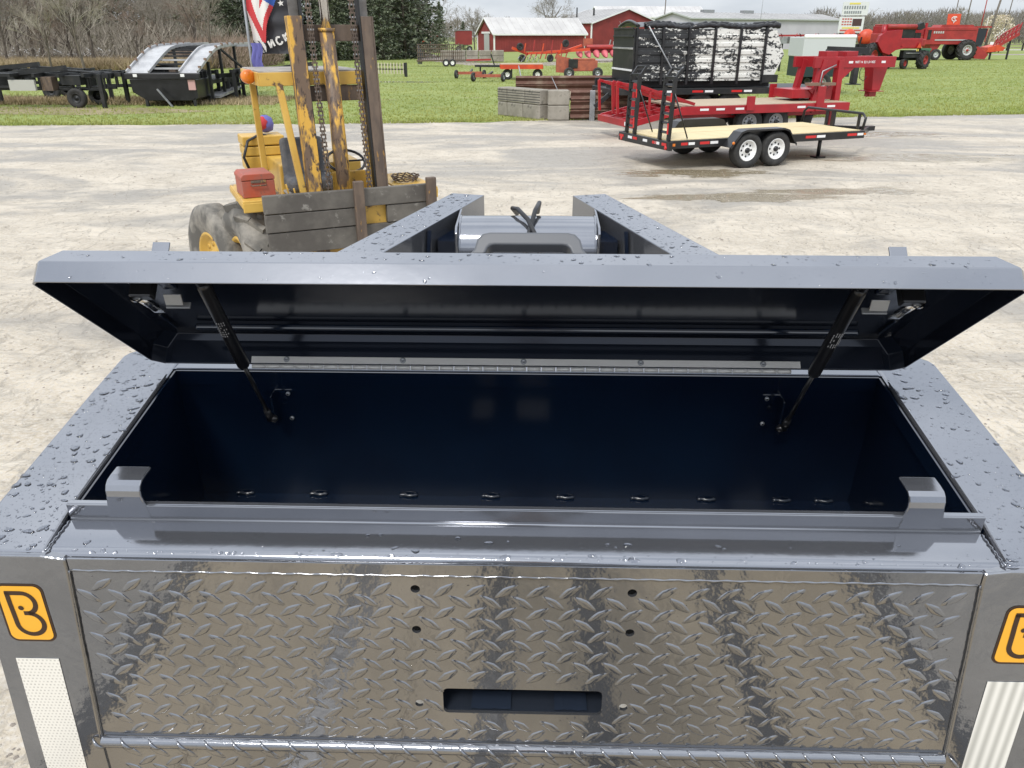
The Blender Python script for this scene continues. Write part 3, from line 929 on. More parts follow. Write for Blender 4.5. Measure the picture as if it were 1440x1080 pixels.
def inpoly(P, mg=.006):
    def f(x, y):
        c = False; n_ = len(P); j = n_ - 1
        for i in range(n_):
            if ((P[i][1] > y) != (P[j][1] > y)) and x < (P[j][0] - P[i][0]) * (y - P[i][1]) / (P[j][1] - P[i][1]) + P[i][0]: c = not c
            j = i
        if not c: return False
        for i in range(n_):
            a = Vector(P[i]); d = Vector(P[(i + 1) % n_]) - a
            t = max(0, min(1, (Vector((x, y)) - a).dot(d) / max(d.length_squared, 1e-9)))
            if (a + d * t - Vector((x, y))).length < mg: return False
        return True
    return f
drops('water_drops', inpoly(sidepoly(-1)), 0, 1150, .0088, T, xr=(-.93, -.73), yr=(-.12, .575), rpow=9, rmin=.0010)
drops('water_drops', inpoly(sidepoly(1)), 0, 800, .0080, T, xr=(.73, .93), yr=(-.12, .575), rpow=10, rmin=.0009)
drops('water_drops', lambda x, y: True, -.0018, 190, .0045, T, xr=(-.72, .72), yr=(-.118, -.052), rpow=8)
drops('water_drops', lambda x, y: True, 0, 80, .006, lambda p: T((p[0], p[1], p[2] - .0035)), xr=(-.70, .70), yr=(-.1175, -.112), rpow=5)
for s in (-1, 1):
    P = [(.885, .60), (.5985, 1.233), (.294, 1.925), (.172, 1.90), (.454, 1.233), (.76, .60)]
    drops('water_drops', inpoly([(s * x, y) for x, y in P]), 0, 420, .008, T, xr=(min(s * .15, s * .9), max(s * .15, s * .9)), yr=(.6, 1.92), rpow=5, rmin=.002)
def lipxf(p):   # drops on the chamfer of the lid; local (x, t along chamfer, h out)
    x, t, h = p
    d = Vector((.455 - .428, .038 - .071)).normalized()
    s_, n_ = .428 + d.x * t + .8 * h, .071 + d.y * t + .6 * h
    return LD((x, s_, n_))
drops('water_drops', lambda x, y: True, 0, 330, .0042, lipxf, xr=(-.775, .775), yr=(.003, .040), rpow=6, rmin=.0008)
drops('water_drops', lambda x, y: True, 0, 60, .003, lambda p: LD((p[0], .455 + p[2], p[1])), xr=(-.79, .79), yr=(.004, .03), rpow=5, rmin=.001)
YL = lambda p: Vector((p[0], YP - p[2], p[1]))
drops('water_drops', lambda x, z: lug_ok(x, z, 1.29, 1.635), 0, 420, .0016, YL, xr=(-.70, .70), yr=(1.29, 1.636), rpow=4, rmin=.0006)

drops('water_drops', lambda x, y: True, 0, 70, .0016, lambda p: T((p[0], .4838 - p[2], p[1])), xr=(-.74, .74), yr=(-.33, -.05), rpow=5, rmin=.0006)
drops('water_drops', lambda x, y: True, 0, 120, .004, lambda p: T((p[0], p[1], D_ + p[2])), xr=(-.72, .72), yr=(.02, .46), rpow=4, rmin=.001)

# ------------------------------------------------------------------ the photographer on the deck (mirrored in the glossy paint)
ph = thing('person', 'person in dark jacket and jeans standing on the wooden deck holding up a phone', 'person', (0, -.34, .865))
def skin(name, chains, m, parent, lv=1):
    vs, es, rs, idx = [], [], [], {}
    for c in chains:
        prev = None
        for (x, y, z, r_) in c:
            key = (round(x, 4), round(y, 4), round(z, 4))
            if key not in idx:
                idx[key] = len(vs); vs.append((x, y, z)); rs.append(r_)
            if prev is not None: es.append((prev, idx[key]))
            prev = idx[key]
    me = bpy.data.meshes.new(name); me.from_pydata(vs, es, []); me.update()
    o = bpy.data.objects.new(name, me); COL.objects.link(o); o.parent = parent
    me.materials.append(m)
    o.modifiers.new('skin', 'SKIN')
    if not me.skin_vertices: me.attributes  # layer is made by the modifier
    bm = bmesh.new(); bm.from_mesh(me); ly = bm.verts.layers.skin.verify(); bm.verts.ensure_lookup_table()
    for i, r_ in enumerate(rs): bm.verts[i][ly].radius = (r_, r_)
    bm.verts[0][ly].use_root = True
    bm.to_mesh(me); bm.free()
    s_ = o.modifiers.new('sub', 'SUBSURF'); s_.levels = lv; s_.render_levels = lv
    return o
pel = (0, 0, .95, .15)
legs = [[pel, (s * .10, 0, .86, .095), (s * .12, .02, .48, .062), (s * .13, -.01, .09, .045)] for s in (-1, 1)]
skin('trousers', legs, JEANS, ph)
for s in (-1, 1):
    skin('boot', [[(s * .13, -.03, .055, .048), (s * .135, .08, .045, .045), (s * .14, .17, .035, .034)]], BLKM, ph)
skin('jacket', [[(0, 0, .93, .15), (0, -.01, 1.12, .145), (0, -.02, 1.32, .155), (0, -.02, 1.44, .09)]] + [[(0, -.02, 1.32, .155), (s * .18, -.02, 1.38, .065), (s * .27, .05, 1.14, .05), (s * .15, .20, 1.36, .038), (s * .10, .27, 1.44, .032)] for s in (-1, 1)], JACKET, ph)
skin('head', [[(0, -.01, 1.44, .055), (0, 0, 1.52, .055), (0, .01, 1.60, .085), (0, .01, 1.68, .09), (0, .0, 1.73, .06)]], SKIN, ph, 2)
skin('hair', [[(0, -.025, 1.66, .088), (0, -.02, 1.72, .085), (0, -.01, 1.755, .05)]], BLKM, ph, 2)
for s in (-1, 1):
    skin('hand', [[(s * .10, .27, 1.44, .026), (s * .085, .295, 1.485, .030), (s * .075, .305, 1.53, .026)]] +
         [[(s * .085, .295, 1.485, .030), (s * (.082 + .004 * k), .318, 1.50 + .016 * k, .008), (s * (.060 + .003 * k), .326, 1.515 + .016 * k, .0075), (s * (.045 + .003 * k), .322, 1.52 + .016 * k, .007)] for k in range(4)] +
         [[(s * .085, .295, 1.485, .030), (s * .065, .288, 1.50, .010), (s * .045, .292, 1.515, .009)]], SKIN, ph)
b = MB(); b.box((0, .3105, 1.545), (.15, .008, .072), BLK); b.build('phone', ph, bevel=.002)

# ------------------------------------------------------------------ shared wheel builder
def wheel(parent, c, ax, r, w_, tyre_m, rim_m, rr=.55, lugs=0, n=28, hub=None, name='wheel', lug_m=None, dish=.35):
    """tyre with rim as a sub-part; ax is the outward axle direction"""
    c = Vector(c); ax = Vector(ax).normalized()
    t = MB(); h = w_ / 2
    t.lathe(c, ax, [(-h * .7, r * rr), (-h, r * .72), (-h * .96, r * .90), (-h * .72, r), (0, r * 1.01), (h * .72, r), (h * .96, r * .90), (h, r * .72), (h * .7, r * rr)], tyre_m, n)
    if lugs:
        a = ax.cross(Vector((0, 0, 1))).normalized(); b_ = ax.cross(a)
        lm = lug_m or tyre_m
        for k in range(lugs):
            for sd_ in (-1, 1):
                t0 = 2 * math.pi * (k + (.5 if sd_ > 0 else 0)) / lugs
                P = []
                for f in (0, .5, 1):
                    tt = t0 + f * .42
                    d = a * math.cos(tt) + b_ * math.sin(tt)
                    rad = r * (1.03 if f < 1 else .985)
                    P.append(c + d * rad + ax * (sd_ * h * (.02 + .92 * f)))
                d0 = a * math.cos(t0) + b_ * math.sin(t0)
                t.bar(P[0], P[1], .085 * r, .13 * r, lm, up=d0); t.bar(P[1], P[2], .085 * r, .11 * r, lm, up=d0)
    o = t.build(name, parent, fix=False)
    q = MB()
    q.lathe(c, ax, [(h * .72, r * rr * 1.02), (h * .80, r * rr * .98), (h * .72, r * rr * .90), (h * dish, r * rr * .80), (h * dish, r * rr * .35), (h * (dish + .25), r * rr * .30), (h * (dish + .25), .001)], rim_m, n)
    q.build('rim', o, fix=False)
    if hub:
        g = MB(); g.lathe(c, ax, [(h * dish, r * rr * .28), (h * (dish + .5), r * rr * .26), (h * (dish + .55), .001)], hub, 12)
        for k in range(8):
            a = ax.cross(Vector((0, 0, 1))).normalized(); b_ = ax.cross(a); tt = 2 * math.pi * k / 8
            p = c + (a * math.cos(tt) + b_ * math.sin(tt)) * r * rr * .58 + ax * h * dish
            g.lathe(p, ax, [(0, r * rr * .10), (.006, r * rr * .10), (.006, .001)], hub, 8)
        g.build('hub', o, fix=False)
    return o

# ------------------------------------------------------------------ yellow forklift
fk = thing('forklift', 'old yellow rough terrain forklift with peeling rusty mast, parked behind the slate trailer', 'forklift', (-1.40, 6.60, 0), 25)
LEAN = .07
def FM(p):     # mast leans back a little
    x, y, z = p
    return Vector((x - .010 * (z - 1), y + LEAN * (z - 1), z))
for s in (-1, 1):
    b = MB(xf=FM)      # outer rail: web and two flanges (channel)
    x = (-.235 if s < 0 else .325)
    b.box((x, 0, 1.48), (.105 if s < 0 else .085, .018, 2.12), YELR if s < 0 else RUST)
    b.box((x + s * .05, .055, 1.48), (.014, .13, 2.12), YELR if s < 0 else RUST)
    b.box((x, .115, 1.48), (.095, .012, 2.12), RUST)
    b.build('mast_rail', fk, bevel=.004)
    b = MB(xf=FM)
    b.box((x - s * .012, .055, 2.0), (.085, .014, 2.2), STLG)
    b.box((x - s * .050, .05, 2.0), (.016, .10, 2.2), BLKM)
    b.build('inner_mast_rail', fk, bevel=.003)
b = MB(xf=FM); b.box((.045, .07, 2.42), (.50, .03, .12), RUST); b.build('mast_crossbar', fk, bevel=.004)
b = MB(xf=FM); b.box((.045, .135, 1.97), (.50, .03, .12), RUST); b.build('mast_crossbar', fk, bevel=.004)
b = MB(xf=FM); b.tube([(.005, .0, .75), (.0, .0, 2.44)], .058, YELR, 20); b.tube([(0, 0, 2.43), (0, 0, 2.455)], .064, YELR, 20)
cyl = b.build('lift_cylinder', fk)
b = MB(xf=FM); b.tube([(0, 0, 2.44), (0, 0, 3.2)], .036, CHROME, 18); b.build('cylinder_rod', cyl)
# leaf chains: links are real plates on pins
for xc in (-.125, .215):
    b = MB(xf=FM)
    z = 1.08; k = 0
    while z < 3.0:
        for off in ((-.016, .016) if k % 2 else (-.008, .008)):
            b.box((xc + off, -.01 + .006 * math.sin(z * 3), z), (.006, .028, .040), RUST)
        b.bar((xc - .024, -.01, z + .014), (xc + .024, -.01, z + .014), .012, .012, GALV if k % 3 == 0 else RUST)
        z += .030; k += 1
    b.build('lift_chain', fk, kind='stuff')
# carriage: three heavy boards and two posts
Lx, Rx = -.70, .71
for i, (z0_, z1_, xa, xb) in enumerate(((1.105, 1.250, Lx, Rx), (.955, 1.098, Lx, .06), (.955, 1.098, .30, Rx), (.770, .948, Lx + .01, Rx - .02))):
    b = MB(); b.box(((xa + xb) / 2, -.16 + .004 * i, (z0_ + z1_) / 2), (xb - xa, .05, z1_ - z0_), BOARD)
    b.build('carriage_board', fk, bevel=.006)
for xp, zz in ((.06, 1.32), (.685, 1.31)):
    b = MB(); b.box((xp, -.215, (zz + .74) / 2), (.085, .05, zz - .74), RUST); b.build('carriage_post', fk, bevel=.008)
b = MB(); b.box((0, -.10, 1.02), (.62, .04, .34), YEL); b.build('carriage_plate', fk, bevel=.01)
for s in (-1, 1):
    b = MB(); b.prism([(-.19, .75), (-.135, .75), (-.135, .12), (-1.2, .06), (-1.2, .03), (-.19, .04)], s * .25 - .05, s * .25 + .05, RUST, fn=lambda y, z, x: (x, y, z)); b.build('fork_tine', fk, bevel=.004)
# chassis, fenders, hood, seat
b = MB(); b.box((0, .95, .75), (.80, 1.9, .45), YEL); b.build('chassis', fk, bevel=.02)
for s in (-1, 1):
    b = MB(); b.box((s * .66, .45, 1.175), (.34, .86, .022), YEL); b.box((s * .825, .45, 1.145), (.018, .86, .05), YEL)
    b.box((s * .66, .025, 1.13), (.34, .018, .08), YEL)
    b.build('fender', fk, bevel=.008)
b = MB(); b.box((-.62, .92, 1.00), (.30, .5, .24), YEL); b.build('side_tank', fk, bevel=.02)
b = MB(); b.box((.05, 1.55, 1.12), (.78, .85, .34), YEL); b.box((.02, 1.0, 1.05), (.70, .35, .03), ROOFG); b.build('engine_hood', fk, bevel=.03)
b = MB(); b.box((-.36, 1.98, 1.34), (.40, .34, .09), YEL); b.box((-.36, 1.98, 1.44), (.41, .35, .09), YEL); b.box((-.36, 1.98, 1.22), (.39, .33, .14), YEL); b.build('counterweight', fk, bevel=.012)
b = MB(); b.box((.16, .22, 1.18), (.42, .02, .32), YEL); b.build('dash_panel', fk, bevel=.01)
b = MB(); b.box((-.12, .86, 1.16), (.42, .42, .12), SEAT); b.box((-.12, 1.08, 1.33), (.40, .10, .42), SEAT, rot=Matrix.Rotation(R(-8), 3, 'X')); b.build('seat', fk, bevel=.04, seg=3)
b = MB()
cw = Vector((.13, .44, 1.39)); tl = Matrix.Rotation(R(28), 3, 'X')
b.tube([cw + tl @ Vector((.165 * math.cos(2 * math.pi * k / 24), .165 * math.sin(2 * math.pi * k / 24), 0)) for k in range(25)], .012, BLK, 8, cap=False)
for a in (0, 120, 240): b.tube([cw, cw + tl @ Vector((.16 * math.cos(R(a)), .16 * math.sin(R(a)), 0))], .009, BLK, 6)
b.tube([cw, cw + Vector((0, -.2, -.35))], .02, BLK, 8)
b.build('steering_wheel', fk)
# overhead guard
rf = MB()
rf.box((-.135, .68, 2.135), (.84, .98, .022), ROOFG)
rf.box((-.135, .185, 2.085), (.85, .02, .10), YEL); rf.box((-.56, .68, 2.085), (.02, .98, .10), YEL); rf.box((.29, .68, 2.085), (.02, .98, .10), YEL); rf.box((-.135, 1.175, 2.085), (.85, .02, .10), YEL)
rf.build('guard_roof', fk, bevel=.004)
for p, q in (((-.47, 1.13, 1.05), (-.49, 1.13, 2.04)), ((.20, 1.13, 1.05), (.20, 1.13, 2.04)), ((-.31, .10, 1.05), (-.41, .20, 2.04)), ((.27, .10, 1.05), (.27, .20, 2.04))):
    b = MB(); b.bar(p, q, .052, .052, YEL, up=(0, 1, 0)); b.build('guard_post', fk, bevel=.006)
b = MB(); b.lathe((-.62, .40, 2.10), (.42, -.9, 0), [(-.03, .02), (-.03, .045), (.0, .055), (.03, .054), (.045, .045), (.05, .02), (.05, 0.001)], AMB, 24); b.build('amber_lamp', fk)
b = MB(); b.bar((-.62, .42, 2.10), (-.56, .45, 2.09), .03, .03, YEL); b.build('lamp_arm', fk)
for s in (-1, 1):
    wheel(fk, (s * .74, .48, .53), (s, -.16, 0), .53, .36, RUBD, YEL, .52, lugs=12, n=32, name='drive_wheel', lug_m=RUBD)
    wheel(fk, (s * 1.00, 1.02, .50), (s, -.30, 0), .50, .22, RUBD, YEL, .50, n=32, hub=YEL, name='outer_wheel')
    wheel(fk, (s * .70, 1.98, .40), (s, 0, 0), .40, .26, RUBD, YEL, .52, n=28, hub=YEL, name='steer_wheel')
b = MB(); b.tube([(-.52, 1.75, 1.12), (-.58, 1.72, 1.30), (-.52, 1.75, 1.45), (-.38, 1.85, 1.50), (-.22, 1.92, 1.44), (-.12, 1.9, 1.25), (-.1, 1.8, 1.1)], .014, HOSE, 8); b.build('hydraulic_hose', fk)
b = MB(); b.tube([(-.20, .25, 1.1), (-.22, .22, 1.5), (-.20, .16, 2.0)], .016, BLK, 8); b.build('hydraulic_hose', fk)
for k, (xl, zl) in enumerate(((-.08, 1.30), (-.14, 1.27))):
    b = MB(); b.tube([(xl - .26, .30, 1.06), (xl - .30, .24, 1.22 + .04 * k)], .008, YEL, 6); b.build('control_lever', fk)

fM = fk.matrix_world
def FW(p):
    c_, s_ = math.cos(R(25)), math.sin(R(25))
    return (-1.40 + p[0] * c_ - p[1] * s_, 6.60 + p[0] * s_ + p[1] * c_, p[2])
# red tin box on the left fender
tb = thing('metal_toolbox', 'small faded red tin toolbox with a latch, sitting on the left fender of the forklift', 'toolbox', FW((-.68, .30, 1.188)), 27)
b = MB(); b.box((0, 0, .068), (.26, .33, .135), REDBOX); b.build('box_body', tb, bevel=.006)
b = MB(); b.prism([(-.134, .140), (.134, .140), (.134, .165), (.112, .188), (-.112, .188), (-.134, .165)], -.169, .169, REDBOX, fn=lambda x, z, y: (x, y, z)); b.build('box_lid', tb, bevel=.004)
b = MB(); b.box((.0, -.170, .128), (.12, .008, .020), RUST); b.build('latch', tb, bevel=.002)
b = MB(); b.tube([(-.06, -.168, .105), (-.055, -.185, .098), (.055, -.185, .098), (.06, -.168, .105)], .005, RUST, 6); b.build('handle', tb)
# coil of chain on the right fender
b = MB()
for lp_ in range(3):
    for k in range(22):
        a = 2 * math.pi * k / 22 + lp_
        c0 = Vector((.10 * math.cos(a) * (1 + .12 * lp_), .13 * math.sin(a), .012 + .016 * lp_))
        d = Vector((-math.sin(a), math.cos(a), .3 * (-1) ** k))
        b.bar(c0 - d * .014, c0 + d * .014, .013, .010, RUST)
ch = b.build('chain_coil', None, label='loose rusty chain heaped on the right fender of the forklift', category='chain')
ch.location = FW((.66, .42, 1.188))
# flag draped from a pole behind the guard, with dark printed cloth beside it
fg = thing('flag', 'weathered american flag hanging folded beside a charcoal printed banner behind the forklift roof', 'flag', FW((-.42, 1.30, 1.28)), 12)
b = MB(); b.tube([(-.03, .02, -.3), (-.03, .02, 2.2)], .012, GALV, 8); b.build('flag_pole', fg)
b = MB()
W_, Hh = .31, .70
def fold(u, v_, d=0):   # u across 0..1, v up 0..1
    return (u * W_ + .012 * math.sin(v_ * 9 + u * 3), -.02 + d + .028 * math.sin(u * 9 + 1.5 * v_) * (1 - .2 * v_) + .010 * math.sin(u * 21), .98 + v_ * Hh)
NU, NV = 54, 110
vs = [fold(i / NU, j / NV) for j in range(NV + 1) for i in range(NU + 1)]
def flagcol(u, v_):
    # left panel: stripes fall to the right; right panel: they rise to the right; canton top right
    lim = .33
    if u < lim:
        t = v_ + (u) * 1.9
        if v_ < .12 + .1 * (lim - u): return CLK if (u * 7 + v_ * 9) % 1.0 < .35 else CLW
        bands = [(1.55, CLR), (1.25, CLR), (.78, CLW), (.52, CLR)]
        t = v_ - .0 + u * 1.55
        if t > 1.28: return CLR
        if t > .80: return CLW
        if t > .50: return CLR
        return CLW
    t = v_ - (u - lim) * .72
    edge = .10 + (u - lim) * 1.25
    if v_ < edge: return None
    if v_ > .64 - (u - lim) * .30: return CLB
    q = v_ - edge
    if q < .15: return CLR
    if q < .40: return CLW
    return CLR
CLK = CLOTHK
fsm = {}
for j in range(NV):
    for i in range(NU):
        c_ = flagcol((i + .5) / NU, (j + .5) / NV)
        if c_ is None: continue
        fsm.setdefault(c_.name, []).append((j * (NU + 1) + i, j * (NU + 1) + i + 1, (j + 1) * (NU + 1) + i + 1, (j + 1) * (NU + 1) + i))
for nm_, ff in fsm.items():
    o0 = len(b.v) if not b.v else 0
    if not b.v: b.v = list(vs)
    k = b.mi(bpy.data.materials[nm_])
    for f in ff: b.f.append(f); b.m.append(k); b.sm.append(True)
fo = b.build('flag_cloth', fg, fix=False)
for (su, sv, r_) in ((.45, .665, .028), (.68, .68, .032), (.88, .575, .028), (.90, .75, .026), (.52, .80, .026), (.72, .86, .022)):
    st = MB(); c0 = Vector(fold(su, sv)) + Vector((0, -.012, 0))
    P = []
    for k in range(10):
        a = R(90 + 36 * k + 8); rr_ = r_ if k % 2 == 0 else r_ * .42
        P.append(c0 + Vector((rr_ * math.cos(a), 0, rr_ * math.sin(a))))
    st.add([c0] + P, [(0, 1 + k, 1 + (k + 1) % 10) for k in range(10)], CLW); st.build('star', fo, fix=False)
b = MB()
def fold2(u, v_): return (.06 + u * .40, .03 + .02 * math.sin(u * 8 + v_ * 5) + .012 * math.sin(v_ * 30), .97 + v_ * Hh * 1.05)
vs = [fold2(i / 30, j / 60) for j in range(61) for i in range(31)]
b.add(vs, [(j * 31 + i, j * 31 + i + 1, (j + 1) * 31 + i + 1, (j + 1) * 31 + i) for j in range(60) for i in range(30)], CLOTHK, True)
bn_ = b.build('banner_cloth', fg, fix=False)
b = MB()
yb_ = -.012
def letter(strokes, ox, oz, sc_, rot):
    ca, sa = math.cos(rot), math.sin(rot)
    for P in strokes:
        for (xa, za), (xb, zb2) in zip(P, P[1:]):
            A = (ox + (xa * ca - za * sa) * sc_, yb_, oz + (xa * sa + za * ca) * sc_); B = (ox + (xb * ca - zb2 * sa) * sc_, yb_, oz + (xb * sa + zb2 * ca) * sc_)
            b.bar(A, B, .016, .003, CLW, up=(0, 1, 0))
letter([[(0, 1), (0, 0), (.6, 1), (.6, 0)]], .16, 1.02, .06, R(24))
letter([[(.7, .85), (.3, 1), (0, .6), (.1, .1), (.5, 0), (.75, .25)]], .225, 1.04, .065, R(24))
letter([[(0, 1), (0, 0)], [(.6, 1), (0, .5), (.6, 0)]], .295, 1.075, .06, R(24))
b.box((.365, yb_, 1.29), (.026, .003, .115), CLW); b.box((.40, yb_, 1.34), (.014, .003, .05), CLW)
b.box((.375, yb_, 1.70), (.05, .003, .12), CLW)
b.build('banner_print', bn_, kind='stuff')
b = MB(); b.add([(-.015 + .09 * i / 6 + .01 * math.sin(j), -.03 + .012 * math.sin(i * 2.2 + j * .8), 1.06 - .03 * j) for j in range(9) for i in range(7)], [(j * 7 + i, j * 7 + i + 1, (j + 1) * 7 + i + 1, (j + 1) * 7 + i) for j in range(8) for i in range(6)], CLP, True)
b.build('flag_tail', fg, fix=False)
# folded flag bundle on top of the counterweight
b = MB(); b.lathe((-.30, 1.98, 1.58), (0, 0, 1), [(-.08, .02), (-.06, .07), (0, .085), (.06, .07), (.09, .02)], CLP, 12); b.lathe((-.34, 1.94, 1.59), (.3, 0, 1), [(-.07, .01), (-.03, .06), (.04, .06), (.07, .01)], CLR, 10)
bu = b.build('cloth_bundle', None, label='crumpled violet and red cloth bundle lying on the yellow counterweight of the forklift', category='cloth')
bu.matrix_world = Matrix.Translation((-1.40, 6.60, 0)) @ Matrix.Rotation(R(25), 4, 'Z')

# ------------------------------------------------------------------ black car hauler with pine deck
def rtape(parent, x0, x1, y, z, m, nrm=-1):
    b = MB(); b.box(((x0 + x1) / 2, y, z), (x1 - x0, .004, .05), m); b.build('reflective_strip', parent)
ht = thing('car_hauler_trailer', 'black tandem axle trailer with pale pine deck, white spoked wheels and two upright ladder ramps', 'trailer', (4.88, 17.15, 0), 22)
Lh, Wh, Zd = 2.36, .93, .56
for s in (-1, 1):
    b = MB(); b.box((0, s * Wh, Zd - .07), (2 * Lh, .05, .15), BLK); b.build('side_rail', ht, bevel=.006)
b = MB(); b.box((-Lh - .03, 0, Zd - .09), (.08, 2 * Wh + .10, .17), BLK); rb = b.build('rear_beam', ht, bevel=.008)
b = MB(); b.box((Lh + .03, 0, Zd - .07), (.06, 2 * Wh + .05, .15), BLK); b.build('front_beam', ht, bevel=.006)
for k in range(7):
    b = MB(); b.box((-Lh + .4 + k * .65, 0, Zd - .10), (.05, 2 * Wh - .05, .08), BLK); b.build('cross_member', ht)
nb_ = 9; pw = (2 * Wh - .06) / nb_
b = MB(); b.box((0, 0, 0), (2 * Lh - .04, pw - .012, .035), WOOD); pk0 = b.build('deck_plank', ht, bevel=.003)
for k in range(nb_):
    yk = -Wh + .03 + pw * (k + .5)
    if k == 0: pk0.location = (0, yk, Zd)
    else:
        c = pk0.copy(); COL.objects.link(c); c.parent = ht; c.location = (0, yk, Zd + rnd.uniform(-.003, .003))
for s in (-1, 1):
    for xw_ in (-.72, -.03):
        wheel(ht, (xw_, s * (Wh + .15), .335), (0, s, 0), .335, .22, RUB, WHITE, .60, n=32, hub=BLK, dish=.2)
    P = [(-1.20, .42), (-.96, .70), (-.84, .735), (.08, .735), (.20, .70), (.42, .42)]
    f = MB(); y0_, y1_ = s * (Wh + .03), s * (Wh + .29)
    vs = [(x, y, z) for y in (y0_, y1_) for x, z in P] + [(x * .97, y1_, z - .035) for x, z in P]
    fs = [(k, k + 1, 7 + k, 6 + k) for k in range(5)] + [(6 + k, 7 + k, 13 + k, 12 + k) for k in range(5)]
    f.add(vs, fs, BLK)
    # inner skirt of the fender
    f.add([(x, y0_, z) for x, z in P] + [(-1.20, y0_, .42), (.42, y0_, .42)], [(0, 1, 2, 3, 4, 5)], BLK)
    fo = f.build('fender', ht)
    sm = fo.modifiers.new('solid', 'SOLIDIFY'); sm.thickness = .012
    if s < 0:
        l = MB(); l.lathe((-1.14, s * (Wh + .30), .50), (0, s, 0), [(0, .03), (.015, .028), (.018, 0.001)], AMB, 12); l.build('marker_light', ht)
for x0_, x1_, m_ in ((-2.15, -2.0, TAPER), (-1.98, -1.84, TAPEW), (-1.72, -1.50, TAPER), (-1.48, -1.30, TAPEW), (.85, 1.12, TAPER), (1.14, 1.36, TAPEW), (1.95, 2.2, TAPER), (2.22, 2.38, TAPEW)):
    rtape(ht, x0_, x1_, -Wh - .028, Zd - .06, m_)
l = MB(); l.box((-2.32, -Wh - .03, Zd - .07), (.07, .012, .05), AMB); l.build('marker_light', ht)
l = MB(); l.box((2.42, -Wh - .03, Zd - .06), (.06, .012, .04), AMB); l.build('marker_light', ht)
for yy, m_ in ((-.80, TAPER), (-.55, TAPEW), (-.45, TAPER), (-.1, TAPEW), (.3, TAPER), (.5, TAPEW), (.85, TAPER)):
    b = MB(); b.box((-Lh - .074, yy, Zd - .07), (.006, .16, .05), m_); b.build('reflective_strip', ht)
for yy in (-.86, .86):
    b = MB(); b.lathe((-Lh - .07, yy, Zd - .13), (-1, 0, 0), [(0, .04), (.012, .038), (.014, .001)], TAPER, 14); b.build('tail_light', ht)
# upright ladder ramps
def ramp(yc):
    rp = []
    b = MB()
    for dy in (-.16, .16):
        b.bar((-Lh - .02, yc + dy, Zd), (-Lh + .03, yc + dy, Zd + 1.12), .05, .075, BLK, up=(1, 0, 0))
        b.bar((-Lh + .03, yc + dy, Zd + 1.10), (-Lh + .16, yc + dy, Zd + 1.27), .04, .05, BLK, up=(1, 0, 0))
    b.bar((-Lh + .03, yc - .17, Zd + 1.12), (-Lh + .03, yc + .17, Zd + 1.12), .05, .05, BLK)
    b.bar((-Lh + .16, yc - .17, Zd + 1.27), (-Lh + .16, yc + .17, Zd + 1.27), .04, .04, BLK)
    o = b.build('ladder_ramp', ht, bevel=.004)
    for k in range(6):
        q = MB(); z = Zd + .14 + k * .17
        q.box((-Lh - .01 + .05 * z / 1.6, yc, z), (.07, .30, .045), BLK, rot=Matrix.Rotation(R(20), 3, 'Y')); q.build('ramp_rung', o, bevel=.004)
    q = MB(); q.box((-Lh - .055, yc - .16, Zd + .22), (.006, .045, .20), TAPER); q.build('reflective_strip', o)
    q = MB(); q.box((-Lh - .03, yc - .16, Zd + .78), (.006, .04, .16), TAPER); q.build('reflective_strip', o)
    q = MB(); q.tube([(-Lh + .02, yc - .2, Zd + .85), (-Lh + .38, yc - .2, Zd + .03)], .014, BLK, 6); q.build('prop_strut', o)
ramp(-.70); ramp(.58)
# front bump rail
b = MB(); zr = Zd + .34
b.tube([(Lh, -Wh, Zd + .02), (Lh + .04, -Wh, zr - .08), (Lh + .04, -Wh + .10, zr), (Lh + .04, Wh - .10, zr), (Lh + .04, Wh, zr - .08), (Lh, Wh, Zd + .02)], .028, BLK, 8)
b.build('front_rail', ht)
for yy in (-.75, .0, .2):
    b = MB(); b.box((Lh + .04, yy, Zd + .16), (.05, .05 if yy else .10, .34), BLK); b.build('rail_post', ht, bevel=.005)
b = MB(); b.bar((Lh, -.8, Zd - .08), (Lh + 1.1, 0, Zd - .10), .06, .12, BLK); b.bar((Lh, .8, Zd - .08), (Lh + 1.1, 0, Zd - .10), .06, .12, BLK); b.box((Lh + 1.15, 0, Zd - .08), (.2, .12, .10), BLK); b.build('tongue', ht, bevel=.005)
b = MB(); b.tube([(1.62, -.55, Zd - .05), (1.62, -.55, .03)], .04, BLK, 10); b.box((1.62, -.55, .02), (.22, .22, .035), BLK); b.build('jack', ht)
b = MB(); b.tube([(.55, -.5, Zd - .1), (.55, -.5, .03)], .05, BLK, 10); b.box((.55, -.5, .02), (.2, .2, .03), BLK); b.build('jack', ht)

# ------------------------------------------------------------------ red gooseneck flatbed
rg = thing('red_gooseneck_trailer', 'bright red gooseneck flatbed trailer with tall neck and tilted ramps behind the car hauler', 'trailer', (6.2, 21.8, 0), 17)
Lr, Wr, Zr = 2.45, 1.02, .80
for s in (-1, 1):
    b = MB(); b.box((0, s * Wr, Zr - .09), (2 * Lr, .06, .20), RED); b.build('side_rail', rg, bevel=.008)
b = MB(); b.box((-.1, 0, Zr - .24), (2 * Lr - .5, 1.2, .16), RED); b.build('main_frame', rg, bevel=.01)
nb_ = 8; pw = (2 * Wr - .08) / nb_
b = MB(); b.box((0, 0, 0), (2 * Lr - .04, pw - .012, .04), WOODR); pk0 = b.build('deck_plank', rg, bevel=.003)
for k in range(nb_):
    yk = -Wr + .04 + pw * (k + .5)
    if k == 0: pk0.location = (0, yk, Zr)
    else:
        c = pk0.copy(); COL.objects.link(c); c.parent = rg; c.location = (0, yk, Zr)
for xx in (-.55, 1.50):
    b = MB(); b.box((xx, -Wr - .05, Zr + (.05 if xx < 0 else .12)), (.22, .05, .34 if xx < 0 else .60), RED); b.build('stake_post', rg, bevel=.006)
